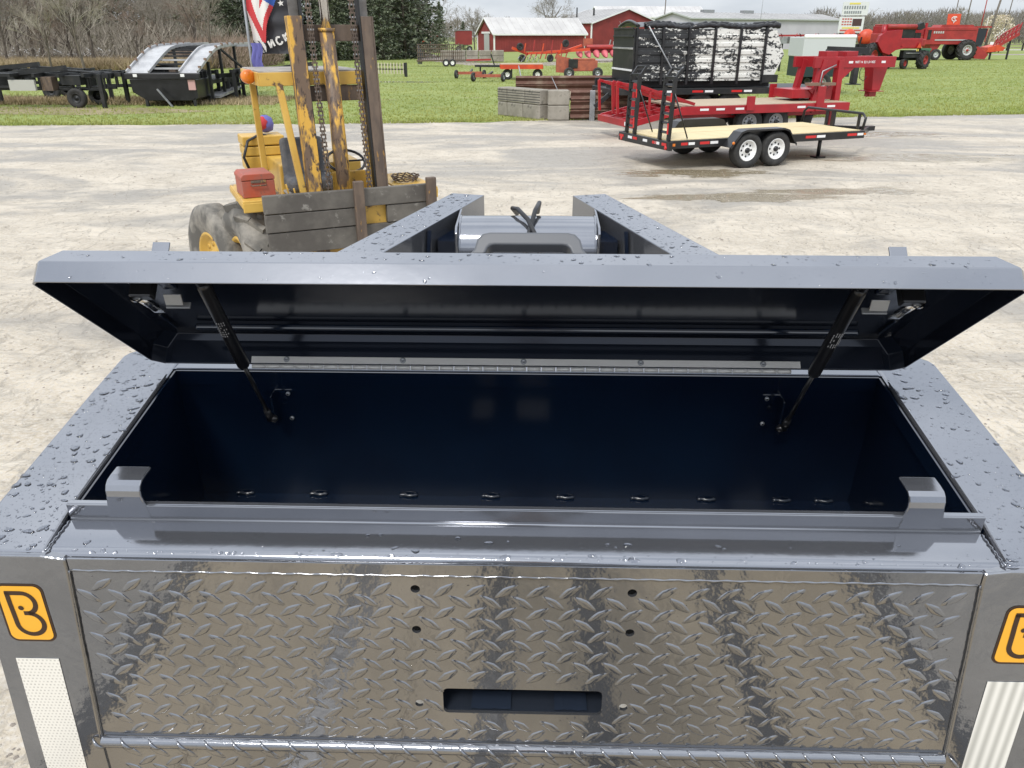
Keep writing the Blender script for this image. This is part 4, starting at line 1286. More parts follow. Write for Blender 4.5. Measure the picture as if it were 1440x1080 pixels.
b = MB(); b.box((1.5, Wr + .03, Zr + .12), (.2, .06, .5), RED); b.build('stake_post', rg, bevel=.006)
for x0_ in (-1.95, -.95, .85, 1.75, -1.5):
    rtape(rg, x0_, x0_ + .24, -Wr - .034, Zr - .07, TAPEW)
for s in (-1, 1):
    for xw_ in (-.40, .38):
        wheel(rg, (xw_, s * (Wr - .22), .37), (0, s, 0), .37, .24, RUB, GALV, .55, n=24, hub=BLK)
b = MB(); b.box((.0, -.72, .60), (1.7, .02, .10), BLK); b.build('axle_guard', rg)
# dovetail and tilted ramps
b = MB()
for yy in (-Wr, -.35, .35, Wr):
    b.bar((-Lr, yy, Zr - .08), (-Lr - 1.25, yy, Zr - .35), .06, .14, RED)
for k in range(5): b.bar((-Lr - .15 - .26 * k, -Wr, Zr - .10 - .056 * k), (-Lr - .15 - .26 * k, Wr, Zr - .10 - .056 * k), .06, .06, RED)
b.build('dovetail', rg, bevel=.004)
for sgn in (-1, 1):
    y0_, y1_ = (-Wr, -.14) if sgn < 0 else (.14, Wr)
    b = MB(); A, B = Vector((-Lr + .35, 0, Zr + .06)), Vector((-Lr - 1.35, 0, Zr + .55)); Cc = Vector((-Lr - 1.30, 0, Zr - .20))
    for yy in (y0_, y1_):
        o_ = Vector((0, yy, 0)); b.bar(A + o_, B + o_, .05, .07, RED); b.bar(B + o_, Cc + o_, .06, .06, RED, up=(0, 1, 0))
        M1 = A.lerp(B, .72); M2 = Vector((M1.x, 0, Zr - .14)); b.bar(M1 + o_, M2 + o_, .05, .05, RED, up=(0, 1, 0))
    o = b.build('loading_ramp', rg, bevel=.003)
    for k in range(6):
        p = A.lerp(B, .08 + k * .17)
        q = MB(); q.bar(p + Vector((0, y0_, 0)), p + Vector((0, y1_, 0)), .06, .05, RED); q.build('ramp_rung', o)
b = MB(); b.box((-Lr - 1.28, 0, Zr - .38), (.10, 2.1, .16), RED); b.build('rear_bumper', rg, bevel=.006)
b = MB(); b.box((-Lr - 1.335, -.75, Zr - .38), (.004, .2, .09), TAPEW); b.build('license_plate', rg)
# neck
xn = Lr - .10
for s in (-1, 1):
    b = MB(); b.bar((xn - .62, s * .42, Zr - .05), (xn - .42, s * .42, Zr + 1.02), .14, .16, RED, up=(0, 1, 0)); b.build('neck_post', rg, bevel=.006)
    b = MB(); b.bar((xn + .1, s * .42, Zr - .10), (xn + .06, s * .42, Zr + 1.02), .16, .20, RED, up=(0, 1, 0)); b.build('neck_post', rg, bevel=.006)
    b = MB(); b.box((xn + .55, s * .42, Zr + .96), (2.55, .10, .27), RED); nbm = b.build('neck_beam', rg, bevel=.008)
    b = MB(); b.prism([(xn + .15, Zr + .83), (xn + .55, Zr + .83), (xn + .15, Zr + .50)], s * .42 - .03, s * .42 + .03, RED, fn=lambda x, z, y: (x, y, z)); b.build('neck_gusset', rg)
    b = MB(); b.prism([(xn - .05, Zr + .05), (xn - .60, Zr + .05), (xn - .05, Zr + .45)], s * .42 - .03, s * .42 + .03, RED, fn=lambda x, z, y: (x, y, z)); b.build('neck_gusset', rg)
    b = MB(); b.prism([(xn - .80, Zr + .30), (xn - .25, Zr + .30), (xn - .45, Zr + .02)], s * .45 - .02, s * .45 + .02, RED, fn=lambda x, z, y: (x, y, z)); b.build('neck_gusset', rg)
    if s < 0:
        for x0_ in (xn + .38, xn + 1.42):
            t_ = MB(); t_.box((x0_, s * .475, Zr + .96), (.13, .004, .055), TAPEW); t_.build('reflective_strip', nbm)
        t_ = MB()
        # small white block lettering along the neck beam
        F = {'M': [[(0, 0), (0, 1), (.5, .4), (1, 1), (1, 0)]], 'A': [[(0, 0), (.5, 1), (1, 0)], [(.2, .4), (.8, .4)]], 'R': [[(0, 0), (0, 1), (.9, .9), (.9, .6), (0, .5), (1, 0)]], 'T': [[(.5, 0), (.5, 1)], [(0, 1), (1, 1)]],
             'I': [[(.5, 0), (.5, 1)]], 'N': [[(0, 0), (0, 1), (1, 0), (1, 1)]], 'B': [[(0, 0), (0, 1), (.9, .9), (.8, .55), (0, .5), (1, .3), (.9, 0), (0, 0)]], 'U': [[(0, 1), (.1, 0), (.9, 0), (1, 1)]], 'L': [[(0, 1), (0, 0), (1, 0)]],
             'D': [[(0, 0), (0, 1), (1, .7), (1, .3), (0, 0)]], 'G': [[(1, .9), (.2, 1), (0, .5), (.2, 0), (1, .1), (1, .5), (.6, .5)]], 'S': [[(1, .9), (.2, 1), (.1, .6), (.9, .4), (.8, 0), (0, .1)]], ' ': []}
        x_ = xn + .52
        for chh in 'MARTIN BUILDINGS':
            for P in F[chh]:
                for (xa, za), (xb, zb2) in zip(P, P[1:]):
                    t_.bar((x_ + xa * .026, -.4735, Zr + .935 + za * .055), (x_ + xb * .026, -.4735, Zr + .935 + zb2 * .055), .003, .011, TAPEW, up=(0, 0, 1))
            x_ += .040
        t_.build('beam_lettering', nbm)
b = MB(); b.box((xn - .75, 0, Zr + .20), (1.0, .85, .22), RED); b.build('neck_base', rg, bevel=.01)
b = MB(); b.box((xn - .16, -.20, Zr + 1.15), (.34, .36, .16), RED); b.build('tool_tray', rg, bevel=.006)
b = MB(); b.box((xn + .50, -.15, Zr + 1.15), (.36, .36, .15), RED); b.build('tool_tray', rg, bevel=.006)
for xx in (xn - .52, xn - .05):
    b = MB(); b.box((xx - .25, -.56, Zr + .44), (.36, .18, .07), BRASSR); b.build('step', rg)
xc_ = xn + 1.60
b = MB(); b.prism([(xc_ - .22, Zr + .83), (xc_ + .26, Zr + .83), (xc_ + .12, Zr + .22), (xc_ - .13, Zr + .22)], -.17, .17, RED, fn=lambda x, z, y: (x, y, z)); b.build('coupler_box', rg, bevel=.006)
b = MB(); b.box((xc_ - .02, 0, Zr + .205), (.46, .46, .02), RED); b.box((xc_ - .03, 0, Zr + .13), (.22, .2, .14), REDF); b.tube([(xc_ - .08, 0, Zr + .2), (xc_ - .16, 0, Zr + .06)], .04, REDF, 8); b.build('coupler', rg, bevel=.004)
b = MB(); b.tube([(xn + .9, -.30, Zr + .84), (xn + .82, -.34, Zr + .72), (xn + .85, -.34, Zr + .55), (xn + 1.0, -.32, Zr + .48), (xn + 1.1, -.3, Zr + .6)], .010, HOSE, 6); b.build('brake_cable', rg)
b = MB(); b.tube([(xn - .55, -.52, Zr + .25), (xn - .50, -.53, Zr + .75), (xn - .1, -.52, Zr + .9)], .018, GALV, 6); b.build('crank_tube', rg)
b = MB(); b.box((xn - .08, -.55, Zr - .45), (.09, .09, .65), RED); b.box((xn - .08, -.55, .03), (.28, .28, .03), RED); b.build('landing_leg', rg)
b = MB(); b.lathe((1.62, -.35, .12), (0, 0, 1), [(-.1, .16), (.2, .20), (.45, .26), (.45, .001)], BLKM, 16); b.build('stand_tub', rg)

# black gooseneck trailer parked behind the red one, with the peeling dump body on it
bg_ = thing('black_flatbed_trailer', 'low black flatbed trailer with red and white reflective strips carrying the peeling black body', 'trailer', (6.2, 26.2, 0), 9)
b = MB(); b.box((0, 0, .86), (7.0, 2.1, .18), BLKM); b.build('deck_frame', bg_, bevel=.01)
for k in range(4):
    for m_, dx in ((TAPER, 0), (TAPEW, .36)):
        b = MB(); b.box((-2.0 + k * 1.25 + dx, -1.056, .86), (.34 if dx == 0 else .26, .006, .06), m_); b.build('reflective_strip', bg_)
for s in (-1, 1):
    for xx in (-.6, .35):
        wheel(bg_, (xx, s * .86, .42), (0, s, 0), .42, .25, RUB, GALV, .5, n=20)
b = MB(); b.bar((3.45, -.3, .9), (3.75, -.3, 2.0), .12, .18, BLKM, up=(0, 1, 0)); b.bar((3.7, -.3, 2.0), (5.1, -.3, 1.95), .12, .2, BLKM); b.bar((4.75, -.3, 1.9), (4.75, -.3, 1.0), .16, .2, BLKM, up=(0, 1, 0)); b.box((4.75, -.3, .98), (.4, .3, .03), BLKM)
b.build('gooseneck', bg_, bevel=.01)
b = MB(); b.bar((-3.4, -.9, .85), (-3.9, -.9, .45), .08, .12, BLKM); b.bar((-3.4, .9, .85), (-3.9, .9, .45), .08, .12, BLKM); b.build('rear_ramp_hinge', bg_)

PEEL = bpy.data.materials.new('peeling_white_on_black')
PEEL.use_nodes = True
t = PEEL.node_tree; b_ = t.nodes['Principled BSDF']; b_.inputs['Roughness'].default_value = .6
tc = t.nodes.new('ShaderNodeTexCoord')
def _n(sc, st):
    mp_ = t.nodes.new('ShaderNodeMapping'); mp_.inputs['Scale'].default_value = st; t.links.new(tc.outputs['Object'], mp_.inputs[0])
    n = t.nodes.new('ShaderNodeTexNoise'); n.inputs['Scale'].default_value = sc; n.inputs['Detail'].default_value = 7; n.inputs['Roughness'].default_value = .7
    t.links.new(mp_.outputs[0], n.inputs['Vector']); return n.outputs[0]
sx = t.nodes.new('ShaderNodeSeparateXYZ'); t.links.new(tc.outputs['Object'], sx.inputs[0])
gr = t.nodes.new('ShaderNodeMapRange'); gr.inputs[1].default_value = -2.2; gr.inputs[2].default_value = .6; gr.inputs[3].default_value = -.14; gr.inputs[4].default_value = .05
t.links.new(sx.outputs[0], gr.inputs[0])
ad = t.nodes.new('ShaderNodeMath'); ad.operation = 'ADD'; t.links.new(_n(3.2, (.7, 1, 2.4)), ad.inputs[0]); t.links.new(gr.outputs[0], ad.inputs[1])
ad2 = t.nodes.new('ShaderNodeMath'); ad2.operation = 'MULTIPLY_ADD'; ad2.inputs[1].default_value = .7; t.links.new(_n(14, (1, 1, 1)), ad2.inputs[0]); t.links.new(ad.outputs[0], ad2.inputs[2])
st_ = t.nodes.new('ShaderNodeMapRange'); st_.inputs[1].default_value = .868; st_.inputs[2].default_value = .885; t.links.new(ad2.outputs[0], st_.inputs[0])
mx = t.nodes.new('ShaderNodeMix'); mx.data_type = 'RGBA'; t.links.new(st_.outputs[0], mx.inputs[0])
mx.inputs[6].default_value = (.022, .024, .026, 1); mx.inputs[7].default_value = (.66, .66, .62, 1)
t.links.new(mx.outputs[2], b_.inputs['Base Color'])

db = thing('dump_body', 'large black ribbed dump body with white paint peeling off and a rolled tarp on top', 'dump body', (5.53, 26.3, 0), 9)
Xl, Xr, Zb, Zt = -2.1, 2.0, 1.13, 2.60
b = MB(); b.box(((Xl + Xr) / 2, 0, (Zb + Zt) / 2), (Xr - Xl - .04, 2.14, Zt - Zb - .04), PEEL); core = b.build('side_wall', db)
ns = 5
for i in range(ns + 1):
    x = Xl + .04 + (Xr - Xl - .08) * i / ns
    b = MB(); b.box((x, -1.11, (Zb + Zt) / 2 - .03), (.07, .08, Zt - Zb + .10), BLK); b.build('side_rib', db, bevel=.006)
for i in range(ns):
    xa = Xl + .04 + (Xr - Xl - .08) * i / ns + .04; xb = xa + (Xr - Xl - .08) / ns - .08
    for j in range(6):
        z = Zb + .15 + j * .218
        b = MB(); b.prism([(-1.07, z - .07), (-1.10, z - .045), (-1.10, z + .045), (-1.07, z + .07)], xa, xb, PEEL, fn=lambda y, z_, x: (x, y, z_)); b.build('side_slat', db)
b = MB(); b.box((Xl - .02, 0, (Zb + Zt) / 2), (.05, 2.2, Zt - Zb), BLKM); tg = b.build('tailgate', db, bevel=.006)
for j, z in enumerate((1.45, 2.05, 2.38, 2.6)):
    b = MB(); b.box((Xl - .06, 0, z), (.04, 2.1, .05), WHT if j == 0 else (ALU if j == 1 else BLKM)); b.build('tailgate_rib', tg, bevel=.004)
b = MB(); b.prism([(Xr, Zt), (Xr + .30, Zt - .05), (Xr + .62, Zt - .72), (Xr + .35, Zb + .1), (Xr, Zb)], -1.08, 1.08, PEEL, fn=lambda x, z, y: (x, y, z)); b.build('front_shield', db, bevel=.01)
b = MB()
nn_ = 60
for yy, zz, rr_ in ((-1.02, Zt + .05, .075), (-.90, Zt + .10, .07)):
    b.tube([(Xl + .3 + (Xr - Xl + .1) * k / nn_, yy + rnd.uniform(-.015, .015), zz + rnd.uniform(-.02, .02) + .03 * math.sin(k * .25)) for k in range(nn_ + 1)], [rr_ * rnd.uniform(.75, 1.2) for _ in range(nn_ + 1)], BLK, 10)
b.tube([(Xl + .1, -1.0 + 2.0 * k / 10, Zt + .06 + .14 * math.sin(math.pi * k / 10)) for k in range(11)], .045, BLK, 8)
NX, NY = 30, 10
vs = [(Xl + .1 + (Xr - Xl) * i / NX, -1.0 + 2.0 * j / NY, Zt + .05 + .12 * math.sin(math.pi * j / NY) + rnd.uniform(-.02, .02)) for j in range(NY + 1) for i in range(NX + 1)]
b.add(vs, [(j * (NX + 1) + i, j * (NX + 1) + i + 1, (j + 1) * (NX + 1) + i + 1, (j + 1) * (NX + 1) + i) for j in range(NY) for i in range(NX)], BLK, True)
b.build('tarp', db, fix=False)
b = MB(); b.tube([(Xl + .35, -1.20, Zt + .05), (Xl + 1.15, -1.20, Zb + .35), (Xl + 1.35, -1.2, Zb + .28), (Xl + 1.5, -1.2, Zb + .42)], .022, GALV, 6); b.build('tarp_crank', db)
b = MB(); b.box((-.2, -.7, 1.07), (5.2, .12, .22), BLKM); b.box((-.2, .7, 1.07), (5.2, .12, .22), BLKM); b.build('sub_frame', db)
b = MB(); b.box((2.2, -1.05, 1.2), (.5, .3, .22), BLKM); b.build('step_box', db)

# ------------------------------------------------------------------ concrete block bay with guardrail sides
cb = thing('block_retaining_bay', 'low bay of stacked mossy concrete blocks and rusty guardrails holding gravel, at the lot edge', 'retaining wall', (.12, 25.3, 0), 0)
def blk(c, d, rz=0):
    b = MB(); b.box((0, 0, 0), d, CONC); o = b.build('concrete_block', cb, bevel=.03); o.location = c; o.rotation_euler = (0, 0, R(rz)); return o
# left face runs back-left from the near corner, front face short to the right
A = Vector((.75, 0, 0)); dl = Vector((-.62, .78, 0)).normalized()
al = math.degrees(math.atan2(dl.y, dl.x))
x = .0
for lv in range(2):
    x = .0
    for ln_ in ((.85, .80, .5) if lv == 0 else (.75, .9, .5)):
        c = A + dl * (x + ln_ / 2) + Vector((.18, .22, .22 + lv * .44))
        o = blk(c, (ln_ - .02, .5, .43), al)
        x += ln_
        if lv == 1:
            for g_ in range(5):
                q = MB(); q.box((0, 0, 0), (ln_ - .03, .03, .022), mat('block_groove', (.05, .05, .045), .95) if 'block_groove' not in bpy.data.materials else bpy.data.materials['block_groove'])
                qq = q.build('moulded_groove', o); qq.location = (0, .238, -.15 + g_ * .075)
for lv in range(2):
    blk((.98 + .33, .22, .22 + lv * .44), (.66, .5, .43), 3)
def rail(p, q, lv, thick=.1, label=None):
    b = MB(); p, q = Vector(p), Vector(q); d = (q - p); L_ = d.length
    # W-shaped profile
    prof = [(0, 0), (.03, .02), (.075, .05), (.03, .10), (.0, .145), (.03, .19), (.075, .24), (.03, .28), (0, .30)]
    vs = [(x_, y_, z_) for x_ in (0, L_) for y_, z_ in [(-a, z) for a, z in prof] + [(-a + .01, z) for a, z in reversed(prof)]]
    K = len(prof) * 2
    fs = [(k, (k + 1) % K, K + (k + 1) % K, K + k) for k in range(K)]
    b.add(vs, fs, GRAIL); o = b.build('guardrail', cb)
    o.location = p + Vector((0, 0, lv)); o.rotation_euler = (0, 0, math.atan2(d.y, d.x)); return o
for lv in range(3):
    rail((1.68, .10, 0), (5.6, .55, 0), .03 + lv * .27)
for lv in range(3):
    rail((.0, 2.4, 0), (5.9, 3.1, 0), .40 + lv * .24)
for xx, yy in ((2.35, -.02), (4.2, .2)):
    b = MB(); b.box((xx, yy, .42), (.16, .10, .9), GALV); b.build('guardrail_post', cb, bevel=.01)
b = MB(); NX = 24
vs = [(.2 + (1.2 + 3.9 * i / NX), .35 + 2.5 * j / 12, .62 + .10 * math.sin(i * .7) * math.sin(j * .6) + rnd.uniform(-.03, .03)) for j in range(13) for i in range(NX + 1)]
vs = [(x_ - 1.5 * (j_ / 12) * (1 - (i_ / NX)), y_, z_) for (x_, y_, z_), (j_, i_) in zip(vs, [(j, i) for j in range(13) for i in range(NX + 1)])]
b.add(vs, [(j * (NX + 1) + i, j * (NX + 1) + i + 1, (j + 1) * (NX + 1) + i + 1, (j + 1) * (NX + 1) + i) for j in range(12) for i in range(NX)], DIRT, True)
b.build('gravel_fill', cb, fix=False)
b = MB(); b.tube([(1.45, 1.2, .6), (1.15, 1.5, 1.2)], .012, GALV, 5); b.build('marker_rod', cb)

# ------------------------------------------------------------------ farm buildings
def gable(name, label, loc, rz, Ln, Wd, he, hr, wall, roof, trim=WHT, over=.35, roofn='roof', extra=None):
    """local x along the ridge, y across; loc is a corner"""
    t = thing(name, label, 'building', loc, rz)
    b = MB()
    b.add([(0, 0, 0), (Ln, 0, 0), (Ln, Wd, 0), (0, Wd, 0), (0, 0, he), (Ln, 0, he), (Ln, Wd, he), (0, Wd, he), (0, Wd / 2, hr), (Ln, Wd / 2, hr)],
          [(0, 1, 5, 4), (2, 3, 7, 6), (0, 4, 8, 7, 3), (1, 2, 6, 9, 5)], wall)
    b.build('wall', t)
    sl = (hr - he) / (Wd / 2)
    for s_ in (0, 1):
        y0, y1 = (-over, Wd / 2) if s_ == 0 else (Wd + over, Wd / 2)
        z0 = he - sl * over
        r = MB()
        r.add([(-over, y0, z0 + .03), (Ln + over, y0, z0 + .03), (Ln + over, y1, hr + .03), (-over, y1, hr + .03),
               (-over, y0, z0 + .13), (Ln + over, y0, z0 + .13), (Ln + over, y1, hr + .13), (-over, y1, hr + .13)],
              [(0, 1, 2, 3), (4, 5, 6, 7), (0, 1, 5, 4), (2, 3, 7, 6), (0, 3, 7, 4), (1, 2, 6, 5)], roof)
        # standing ribs of the metal sheets
        k = 0; x = .5
        while x < Ln:
            r.bar((x, y0, z0 + .14), (x, y1, hr + .14), .05, .05, roof); x += 1.2
        r.build(roofn, t)
    tb_ = MB()
    for (x_, y_) in ((0, 0), (Ln, 0), (0, Wd), (Ln, Wd)):
        tb_.box((x_, y_, he / 2), (.22, .22, he), trim)
    tb_.build('corner_trim', t, kind='stuff')
    f = MB()
    f.box((Ln / 2, -over - .02, he - sl * over + .02), (Ln + 2 * over, .05, .20), trim)
    f.build('eave_trim', t)
    for x_ in (-over - .02, Ln + over + .02):
        g = MB()
        for s_ in (0, 1):
            y0 = -over if s_ == 0 else Wd + over
            g.bar((x_, y0, he - sl * over + .03), (x_, Wd / 2, hr + .03), .05, .22, trim)
        g.build('gable_trim', t)
    return t
sb = gable('red_barn', 'long low red barn with white metal roof and tall grey sliding door in its gable', (-2.85, 136, 0), 24.3, 16.6, 7, 2.75, 5.0, BARN, RWHT)
b = MB(); b.box((-.06, 3.0, 1.35), (.08, 2.1, 2.7), GREYD); b.build('sliding_door', sb)
b = MB(); b.box((-.10, 3.2, 2.85), (.10, 3.6, .28), WHT); b.build('door_track', sb)
b = MB(); x = .4
while x < 16.4: b.box((x, -.015, 1.33), (.035, .03, 2.6), BARN); x += .45
b.build('siding_rib', sb, kind='stuff')
bb = gable('large_red_barn', 'large red barn with a wide gable and weathered white roof, right of the low barn', (30.6, 176.4, 0), 126.87, 12, 19, 4.6, 7.2, BARN, RGRY)
b = MB(); b.box((6, 19.5, 1.6), (7, 1.5, 3.2), BARN); b.build('lean_to', bb)
b = MB(); b.tube([(5, 14, 5.5), (5, 14, 7.4)], .18, BLKM, 8); b.build('roof_vent', bb)
b = MB(); b.tube([(9, 15, 5.2), (9, 15, 7.6)], .14, BLKM, 8); b.build('roof_vent', bb)
b = MB(); b.box((-.1, 8.5, 4.9), (.1, .5, .5), WHT); b.build('gable_light', bb)
gable('white_shed', 'long white roofed shed rising behind the large red barn', (21, 205, 0), 4, 26, 14, 6.5, 8.9, WHT, RWHT)
bs = gable('blue_metal_building', 'long pale blue metal building with grey roof behind the peeling dump body', (31.5, 150, 0), 30, 38.6, 9.8, 5.2, 6.2, BLUE, RGRY, trim=GREYD)
b = MB(); b.box((-.06, 4.6, 4.2), (.08, 3.2, .9), GREYD); b.build('gable_window', bs)
for xx in (8, 18): 
    b = MB(); b.box((xx, 4.9, 6.5), (2.6, 1.0, .5), GALV); b.build('ridge_vent', bs)
gable('small_far_shed', 'small pale shed far off at right of the blue metal building', (66, 205, 0), 12, 12, 8, 4.2, 5.6, BLUE, RGRY, trim=GREYD)

# ------------------------------------------------------------------ utility poles and thin masts
def pole(loc, top, r_, label, arm=False, m=POLE, grp=None):
    t = thing('utility_pole', label, 'pole', loc)
    b = MB(); b.tube([(0, 0, 0), top], [r_, r_ * .6], m, 10); b.build('pole_shaft', t)
    if arm:
        b = MB(); b.box((0, 0, top[2] - .5), (2.0, .1, .12), POLE); b.build('crossarm', t)
        for k in (-.85, -.4, .4, .85):
            b = MB(); b.lathe((k, 0, top[2] - .44), (0, 0, 1), [(0, .04), (.12, .05), (.2, .02), (.2, 0.001)], GALV, 8); b.build('insulator', t)
    return t
pole((67.3, 120.5, 0), (1.15, 0, 9.5), .19, 'thick leaning grey wooden pole standing on the grass at far right, its foot in view')
pole((58.3, 110, 0), (.3, 0, 11), .09, 'thin dark pole rising behind the square orange flap of the right combine, left of it')
pole((61.5, 112, 0), (.1, 0, 11), .08, 'slim reddish pole between the orange flap and the combine cab', m=REDF)
pole((75, 130, 0), (.5, 0, 12), .09, 'thin dark pole rising just left of the thick leaning pole')
pole((93, 180, 0), (0, 0, 10.4), .15, 'far utility pole with a crossarm above the combine cab', arm=True)
pole((29.3, 165, 0), (.1, 0, 12), .13, 'dark pole standing between the large red barn and the blue building')
pole((43.5, 150, 0), (.1, 0, 12), .05, 'very thin mast rising in front of the blue metal building', m=GALV)

# billboard
sg = thing('roadside_sign', 'two panel white roadside billboard on a post, left of the red combines', 'sign', (49.2, 124, -.35), -12)
SIGNW = mat('sign_face', (.62, .63, .64), .5); SIGNG = mat('sign_grey_print', (.20, .22, .24), .6); SIGNY = mat('sign_yellow_print', (.65, .55, .12), .6); SIGNR = mat('sign_red_print', (.45, .10, .09), .6)
b = MB(); b.box((0, 0, 1.6), (.35, .3, 3.2), GALV); b.build('post', sg)
b = MB(); b.box((.25, 0, 6.3), (3.5, .25, 1.75), SIGNW); up_ = b.build('upper_panel', sg)
b = MB(); b.box((0, 0, 4.2), (3.4, .25, 2.1), SIGNW); lowp = b.build('lower_panel', sg)
b = MB(); b.box((.1, -.14, 6.95), (1.5, .02, .22), SIGNY)
for k in range(9): b.box((-1.2 + k * .34, -.14, 6.45), (.20, .02, .42), SIGNG)
for k in range(8): b.box((-1.1 + k * .30, -.14, 5.82), (.20, .02, .34), SIGNG)
b.build('sign_print', up_, kind='stuff')
b = MB(); b.box((.75, -.14, 4.5), (1.25, .02, .95), mat('sign_dark_screen', (.06, .03, .03), .5))
for k in range(4):
    for j in range(3): b.box((-1.2 + k * .36, -.14, 4.95 - j * .36), (.26, .02, .18), SIGNR)
b.box((0, -.14, 3.45), (2.9, .02, .22), SIGNR); b.box((0, -.14, 3.78), (2.4, .02, .2), SIGNY)
b.build('sign_print', lowp, kind='stuff')

# ------------------------------------------------------------------ combines and tractors
cA = thing('combine_harvester', 'faded red combine harvester seen side on, orange flap with white emblem on its grain tank', 'combine', (47.0, 91.0, 0), 4)
b = MB(); b.prism([(-3.4, 1.55), (2.3, 1.55), (2.3, 3.1), (1.9, 3.25), (-3.4, 3.2)], -1.0, 1.0, REDF, fn=lambda x, z, y: (x, y, z)); body = b.build('body', cA, bevel=.05)
b = MB(); b.box((-.6, -1.02, 2.98), (5.4, .05, .08), REDF); b.box((-.5, -1.03, 1.98), (3.6, .04, .12), GREYD); b.box((-3.0, -1.03, 2.5), (.35, .05, .9), BLKM); b.build('side_trim', body, kind='stuff')
b = MB()
for k in range(5): b.box((-2.5 + k * .24, -1.03, 2.72), (.15, .03, .22), GREYD)
b.build('body_lettering', body, kind='stuff')
b = MB(); b.prism([(-1.9, 3.2), (1.9, 3.2), (1.7, 3.45), (-1.7, 3.45)], -.9, .9, REDF, fn=lambda x, z, y: (x, y, z)); b.build('grain_tank', cA)
b = MB(); b.box((-.35, -.5, 3.95), (1.45, .08, 1.1), ORG, rot=Matrix.Rotation(R(-6), 3, 'X')); flp = b.build('tank_flap', cA, bevel=.03)
b = MB()
P = [(.30 * math.cos(R(a)), .22 * math.sin(R(a))) for a in range(40, 330, 20)]
for (xa, za), (xb, zb2) in zip(P, P[1:]): b.bar((-.35 + xa, -.60, 4.02 + za), (-.35 + xb, -.60, 4.02 + zb2), .03, .07, WHT)
P = [(.14, .10), (-.08, .12), (-.10, 0), (.10, -.02), (.08, -.16), (-.05, -.42)]
for (xa, za), (xb, zb2) in zip(P, P[1:]): b.bar((-.35 + xa, -.60, 4.02 + za), (-.35 + xb, -.60, 4.02 + zb2), .03, .06, WHT)
b.build('emblem', flp, kind='stuff')
b = MB(); b.prism([(2.25, 1.9), (2.6, 1.35), (3.2, 1.45), (3.55, 3.1), (2.25, 3.1)], -.75, .75, GLASS, fn=lambda x, z, y: (x, y, z)); cab = b.build('cab', cA)
b = MB(); b.box((2.95, 0, 3.24), (1.7, 1.7, .16), REDF); b.build('cab_roof', cab)
for xx in (2.26, 3.42): 
    b = MB(); b.bar((xx, -.76, 1.8), (xx + .05, -.76, 3.1), .08, .06, REDF, up=(0, 1, 0)); b.build('cab_post', cab)
b = MB(); b.bar((3.3, -.7, 3.3), (3.28, -.7, 4.3), .05, .05, WHT, up=(0, 1, 0)); b.build('antenna', cab)
wheel(cA, (1.2, -1.35, .98), (0, -1, 0), .98, .6, RUB, GREYD, .52, lugs=14, n=26, hub=REDF, name='drive_wheel')
wheel(cA, (1.2, 1.35, .98), (0, 1, 0), .98, .6, RUB, GREYD, .52, n=20, name='drive_wheel')
wheel(cA, (-1.9, -1.0, .55), (0, -1, 0), .55, .35, RUB, GREYD, .5, n=20, name='steer_wheel')
b = MB(); b.prism([(-2.6, 1.55), (-1.4, 1.55), (-1.8, .9), (-2.3, .7)], -.8, .8, REDF, fn=lambda x, z, y: (x, y, z)); b.build('straw_hood', cA)
b = MB(); b.prism([(2.0, 1.7), (2.5, 1.6), (4.2, .55), (3.9, .08), (2.7, .15)], -.7, .7, REDF, fn=lambda x, z, y: (x, y, z)); b.build('feeder_house', cA)
# a red lattice header standing tilted in front of it
hdr = thing('tilted_header', 'raised red lattice cutting header standing tilted beside the right combine', 'machine', (52.6, 92.5, 0), 10)
b = MB()
for k in range(7):
    x = k * .42
    b.bar((-.9 + x, -.8, .9 + x * .55), (-.2 + x, -.8, 2.3 + x * .55), .09, .09, RED)
    b.bar((-.2 + x, -.8, 2.3 + x * .55), (-.45 + x, -.8, .9 + x * .62), .06, .06, RED)
b.bar((-1.2, -.8, .75), (2.2, -.8, 2.6), .22, .3, REDF); b.bar((-.4, -.8, 2.2), (2.0, -.8, 3.5), .12, .12, RED); b.bar((-.3, -.8, 1.6), (2.0, -.8, 3.0), .10, .10, RED)
b.build('reel_lattice', hdr, kind='stuff')
b = MB(); b.prism([(-1.6, .75), (.4, .9), (.6, 1.2), (-.3, 1.5), (-1.5, 1.25)], -1.2, .2, ORG, fn=lambda x, z, y: (x, y, z)); b.build('header_pan', hdr)
b = MB(); b.bar((-.5, -.5, 0), (-.5, -.5, .9), .15, .15, BLKM, up=(0, 1, 0)); b.bar((1.6, -.5, 0), (1.6, -.5, 2.1), .15, .15, BLKM, up=(0, 1, 0)); b.build('stand', hdr, kind='stuff')
b = MB()
for k in range(5): b.lathe((-.7 + k * .22, -1.0, 2.2 + k * .2), (0, 1, 0), [(-.05, .16), (.05, .16)], WHT, 10)
b.build('reel_disc', hdr, kind='stuff')

